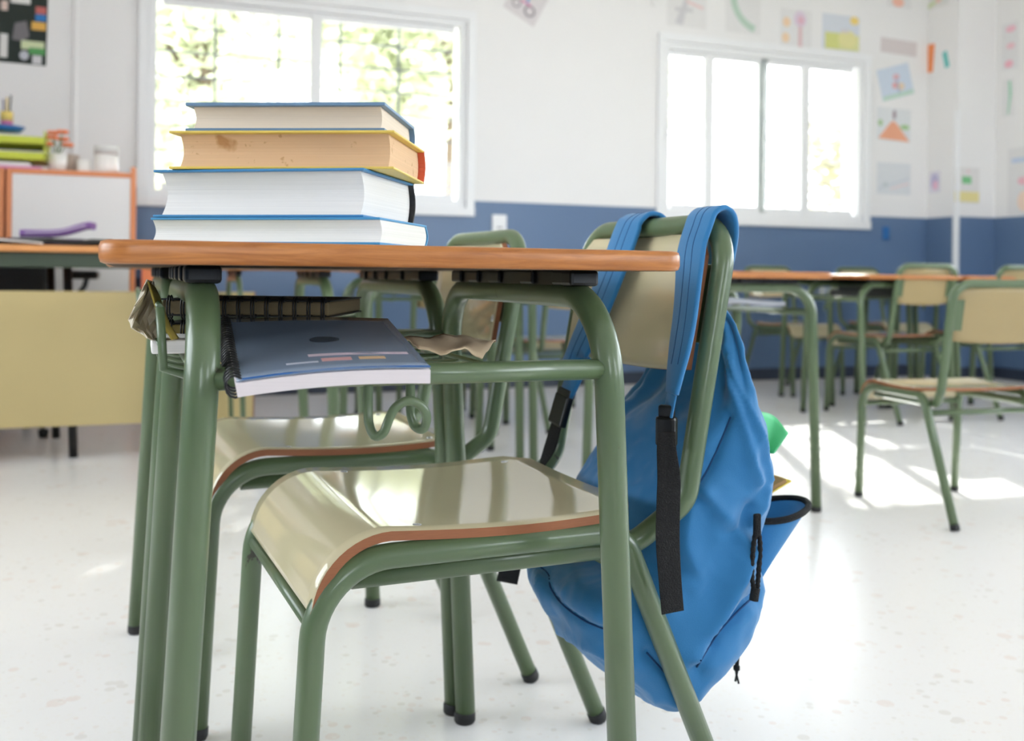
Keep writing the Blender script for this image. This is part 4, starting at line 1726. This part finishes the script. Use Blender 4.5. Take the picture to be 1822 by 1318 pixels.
b.ribbon([q0, q1, q2, q3, plane_u(930, 920, .562), plane_u(910, 1000, .553), plane_u(902, 1036, .550)], [Vector((0, 1, .3))] * 3 + [Vector((.5, .8, .1)), Vector((.94, -.2, 0)), Vector((.94, -.35, 0)), Vector((.94, -.35, -.1))], .034, .0022)
wb = add(b, 'webbing', M['web'], root)
b = MB()
bd = (q1 - q0).normalized()
side = Vector((0, 1, .3))
side = (side - bd * side.dot(bd)).normalized()
nn = bd.cross(side)
mt = Matrix((( side.x, bd.x, nn.x, 0), (side.y, bd.y, nn.y, 0), (side.z, bd.z, nn.z, 0), (0, 0, 0, 1)))
mt.translation = q0.lerp(q1, .5)
b.box((-.022, -.024, -.006), (.022, .024, .006), .003, mt)
b.box((-.020, -.034, -.004), (.020, -.022, .008), .002, mt)
add(b, 'buckle', M['blackplastic'], root)

# strap over the near half of the chair back
sb = [Vector((.752, 1.235, .640)), Vector((.750, 1.216, .700)), Vector((.743, 1.182, .757)), Vector((.733, 1.158, .800)), Vector((.7245, 1.152, .8185)),
      Vector((.711, 1.150, .8255)), Vector((.697, 1.149, .8185)), Vector((.689, 1.148, .802)), plane_u(1231, 440, .680), plane_u(1226, 490, .668), plane_u(1219, 560, .655),
      plane_u(1210, 620, .640), plane_u(1202, 662, .632), plane_u(1196, 700, .628)]
b = MB()
wdb = [WV] * 9 + [Vector((0, 1, -.05))] * 5
b.ribbon(sb, wdb, .052, .0075, widths=[.05, .052, .058, .064, .066, .066, .066, .066, .064, .060, .054, .048, .038, .026])
strap2 = add(b, 'shoulder_strap', M['blue'])
for e in (-.008, .008):
    b = MB()
    pc = catmull(sb, 6)
    line = []
    for i in range(len(pc)):
        t = (pc[min(i + 1, len(pc) - 1)] - pc[max(i - 1, 0)]).normalized()
        w = (WV - t * WV.dot(t)).normalized()
        line.append(pc[i] + w * e + t.cross(w) * -.0034)
    b.tube(line[22:-8], .0009, 6)
    add(b, 'strap_stitching', M['bluedark'], strap2)
b = MB()
r0, r1 = plane_u(1196, 700, .626), plane_u(1188, 740, .622)
b.ribbon([r0, r0.lerp(r1, .5), r1], [WV] * 3, .022, .003)
add(b, 'strap_end', M['blue'], strap2)
wpts = [on_y(1187, 770, 1.092), on_y(1186, 800, 1.074), on_y(1190, 850, 1.062), on_y(1189, 900, 1.056), on_y(1188, 960, 1.054), on_y(1192, 1030, 1.054), on_y(1197, 1089, 1.054)]
wdir = [Vector((.75, -.65, 0)), Vector((.85, -.5, 0)), Vector((.9, -.4, 0)), Vector((.95, -.3, 0)), Vector((1, -.2, 0)), Vector((1, -.15, 0)), Vector((1, -.1, 0))]
b = MB()
b.ribbon(wpts, wdir, .03, .0024, widths=[.022, .024, .028, .029, .030, .029, .029])
add(b, 'webbing', M['web'], root)
b = MB()
pb_ = on_y(1186, 757, 1.105)
mt = Matrix.Rotation(R(-50), 4, 'Z')
mt.translation = pb_
b.box((-.0135, -.007, -.026), (.0135, .007, .012), .004, mt)
b.box((-.0105, -.005, .010), (.0105, .005, .026), .003, mt)
add(b, 'buckle', M['blackplastic'], root)

# green card roll and a yellow edged notebook poking out of the bag
b = MB()
ct = catmull([at_d(1322, 742, 1.52), at_d(1350, 732, 1.56), at_d(1378, 741, 1.60), at_d(1403, 771, 1.57)], 6)
cbm = catmull([at_d(1322, 800, 1.50), at_d(1340, 804, 1.53), at_d(1358, 806, 1.56), at_d(1377, 807, 1.54)], 6)
g = []
for i in range(len(ct)):
    row = []
    for j in range(9):
        t = j / 8
        p = ct[i].lerp(cbm[i], t)
        row.append(p)
    g.append(row)
b.sheet(g, .0014)
o = b.build('card_roll', mat('green_card', (84, 190, 128), .6, .12, 12))
tag(o, 'rolled green card poking out of the right side of the backpack', 'card')
b = MB()
mt = Matrix.Rotation(R(-24), 4, 'Y')
mt.translation = Vector((.845, 1.33, .385))
root2 = empty('yellow_notebook', (0, 0, 0), 0, 'brown notebook with yellow cover corner poking out of the backpack below the green card', 'notebook')
b.box((0, -.05, .0), (.092, .05, .006), .001, mt)
b.build('pages', flat((166, 130, 84)), root2)
b = MB()
b.box((0, -.05, -.003), (.10, .056, -.0006), .0005, mt)
b.build('cover', flat((232, 206, 92)), root2)

# ================================================================== OUTSIDE
b = MB()
b.box((-40, -40, -.6), (60, 60, -.5))
tag(b.build('ground', M['ground']), kind='structure')


def tree(label, x, y, h, rad, m, n, seed, lo=1.6):
    rnd = random.Random(seed)
    root = empty('tree', (x, y, -.5), 0, label, 'tree', 'trees outside the windows')
    b = MB()
    b.tube([(0, 0, 0), (.05, .03, h * .4), (-.04, .05, h * .75)], .14, 10, radii=[.17, .13, .05])
    for k in range(6):
        a = k * 1.1
        b.tube([(.03, .03, h * .42 + .12 * k), (rad * .6 * math.cos(a), rad * .6 * math.sin(a), h * .6 + .2 * k)], .04, 6, radii=[.05, .015])
    b.build('trunk', M['trunk'], root)
    b = MB()
    clumps = [(rnd.gauss(0, .45) * rad, rnd.gauss(0, .45) * rad, h * .66 + rnd.uniform(-.42, .42) * (h * .62)) for _ in range(34)]
    for k in range(n):
        cx_, cy_, cz_ = clumps[k % len(clumps)]
        c = Vector((cx_ + rnd.gauss(0, .26), cy_ + rnd.gauss(0, .26), max(lo, cz_ + rnd.gauss(0, .22))))
        d = Vector((rnd.gauss(0, 1), rnd.gauss(0, 1), rnd.gauss(0, .6))).normalized()
        e = d.orthogonal().normalized()
        s = rnd.uniform(.07, .13)
        vs = [b.bm.verts.new(c + d * s * p_ + e * s * .5 * q_) for p_, q_ in ((-1, 0), (0, 1), (1, 0), (0, -1))]
        f = b.bm.faces.new(vs)
        f.smooth = False
    b.build('foliage', m, root)


tree('pale green tree filling the left half of the left window', .5, 9.4, 5.6, 1.3, M['leaf'], 6500, 1)
tree('pale green tree outside the right half of the left window', 3.0, 9.8, 7.3, 1.9, M['leaf'], 13000, 2)
tree('olive tree showing in the rightmost pane of the right window', 10.4, 12.4, 4.2, 1.3, M['leaf2'], 3200, 3)

# ================================================================== LIGHT
world = bpy.data.worlds.new('overcast_sky')
scene.world = world
world.use_nodes = True
bg = world.node_tree.nodes['Background']
bg.inputs['Color'].default_value = (0.93, 0.968, 1.045, 1)
bg.inputs['Strength'].default_value = 5.0

sun = bpy.data.lights.new('sun', 'SUN')
sun.energy = 9.0
sun.angle = R(0.6)
sun.color = (1, .97, .92)
so = bpy.data.objects.new('sun', sun)
COL.objects.link(so)
so.rotation_euler = Vector((-1.36, -2.93, -1.86)).to_track_quat('-Z', 'Y').to_euler()


def portal(name, loc, rot, sx, sz):
    l = bpy.data.lights.new(name, 'AREA')
    l.shape = 'RECTANGLE'
    l.size, l.size_y = sx, sz
    l.cycles.is_portal = True
    o = bpy.data.objects.new(name, l)
    COL.objects.link(o)
    o.location, o.rotation_euler = loc, rot


for a0, a1 in (W1, W2):
    portal('window_portal', ((a0 + a1) / 2, YB + .30, (WZ0 + WZ1) / 2), (R(-90), 0, 0), a1 - a0, WZ1 - WZ0)
for a0, a1 in ((-2.4, 1.0), (1.7, 4.3)):
    portal('window_portal', (XR + .26, (a0 + a1) / 2, 1.775), (0, R(90), 0), 1.65, a1 - a0)
for a0, a1 in ((0.6, 3.6),):
    portal('window_portal', (XL - .26, (a0 + a1) / 2, 1.775), (0, R(-90), 0), 1.65, a1 - a0)

for a0, a1 in ((2.6, 5.4), (-1.0, 0.1)):
    portal('window_portal', ((a0 + a1) / 2, YF - .26, 1.825), (R(90), 0, 0), a1 - a0, 1.75)

# ================================================================== CAMERA
cam = bpy.data.cameras.new('camera')
cam.lens = 35.0
cam.sensor_width = 36.0
cam.shift_x = 0.0
cam.shift_y = -(H / 2 - HOR) / W
cam.dof.use_dof = True
cam.dof.focus_distance = 1.12
cam.dof.aperture_fstop = 4.8
cam.clip_start = .02
co = bpy.data.objects.new('camera', cam)
COL.objects.link(co)
co.matrix_world = Matrix.Translation(ORG) @ Matrix.Rotation(-YAW, 4, 'Z') @ Matrix.Rotation(R(90), 4, 'X') @ Matrix.Rotation(ROLL, 4, 'Z')
scene.camera = co

vs = scene.view_settings
vs.view_transform = 'Standard'
vs.look = 'None'
vs.gamma = 1.0
vs.use_curve_mapping = False
vs.exposure = 1.15
scene.cycles.use_denoising = True
scene.cycles.max_bounces = 10
scene.cycles.diffuse_bounces = 6
scene.cycles.glossy_bounces = 5
scene.cycles.transparent_max_bounces = 12
scene.cycles.sample_clamp_indirect = 6
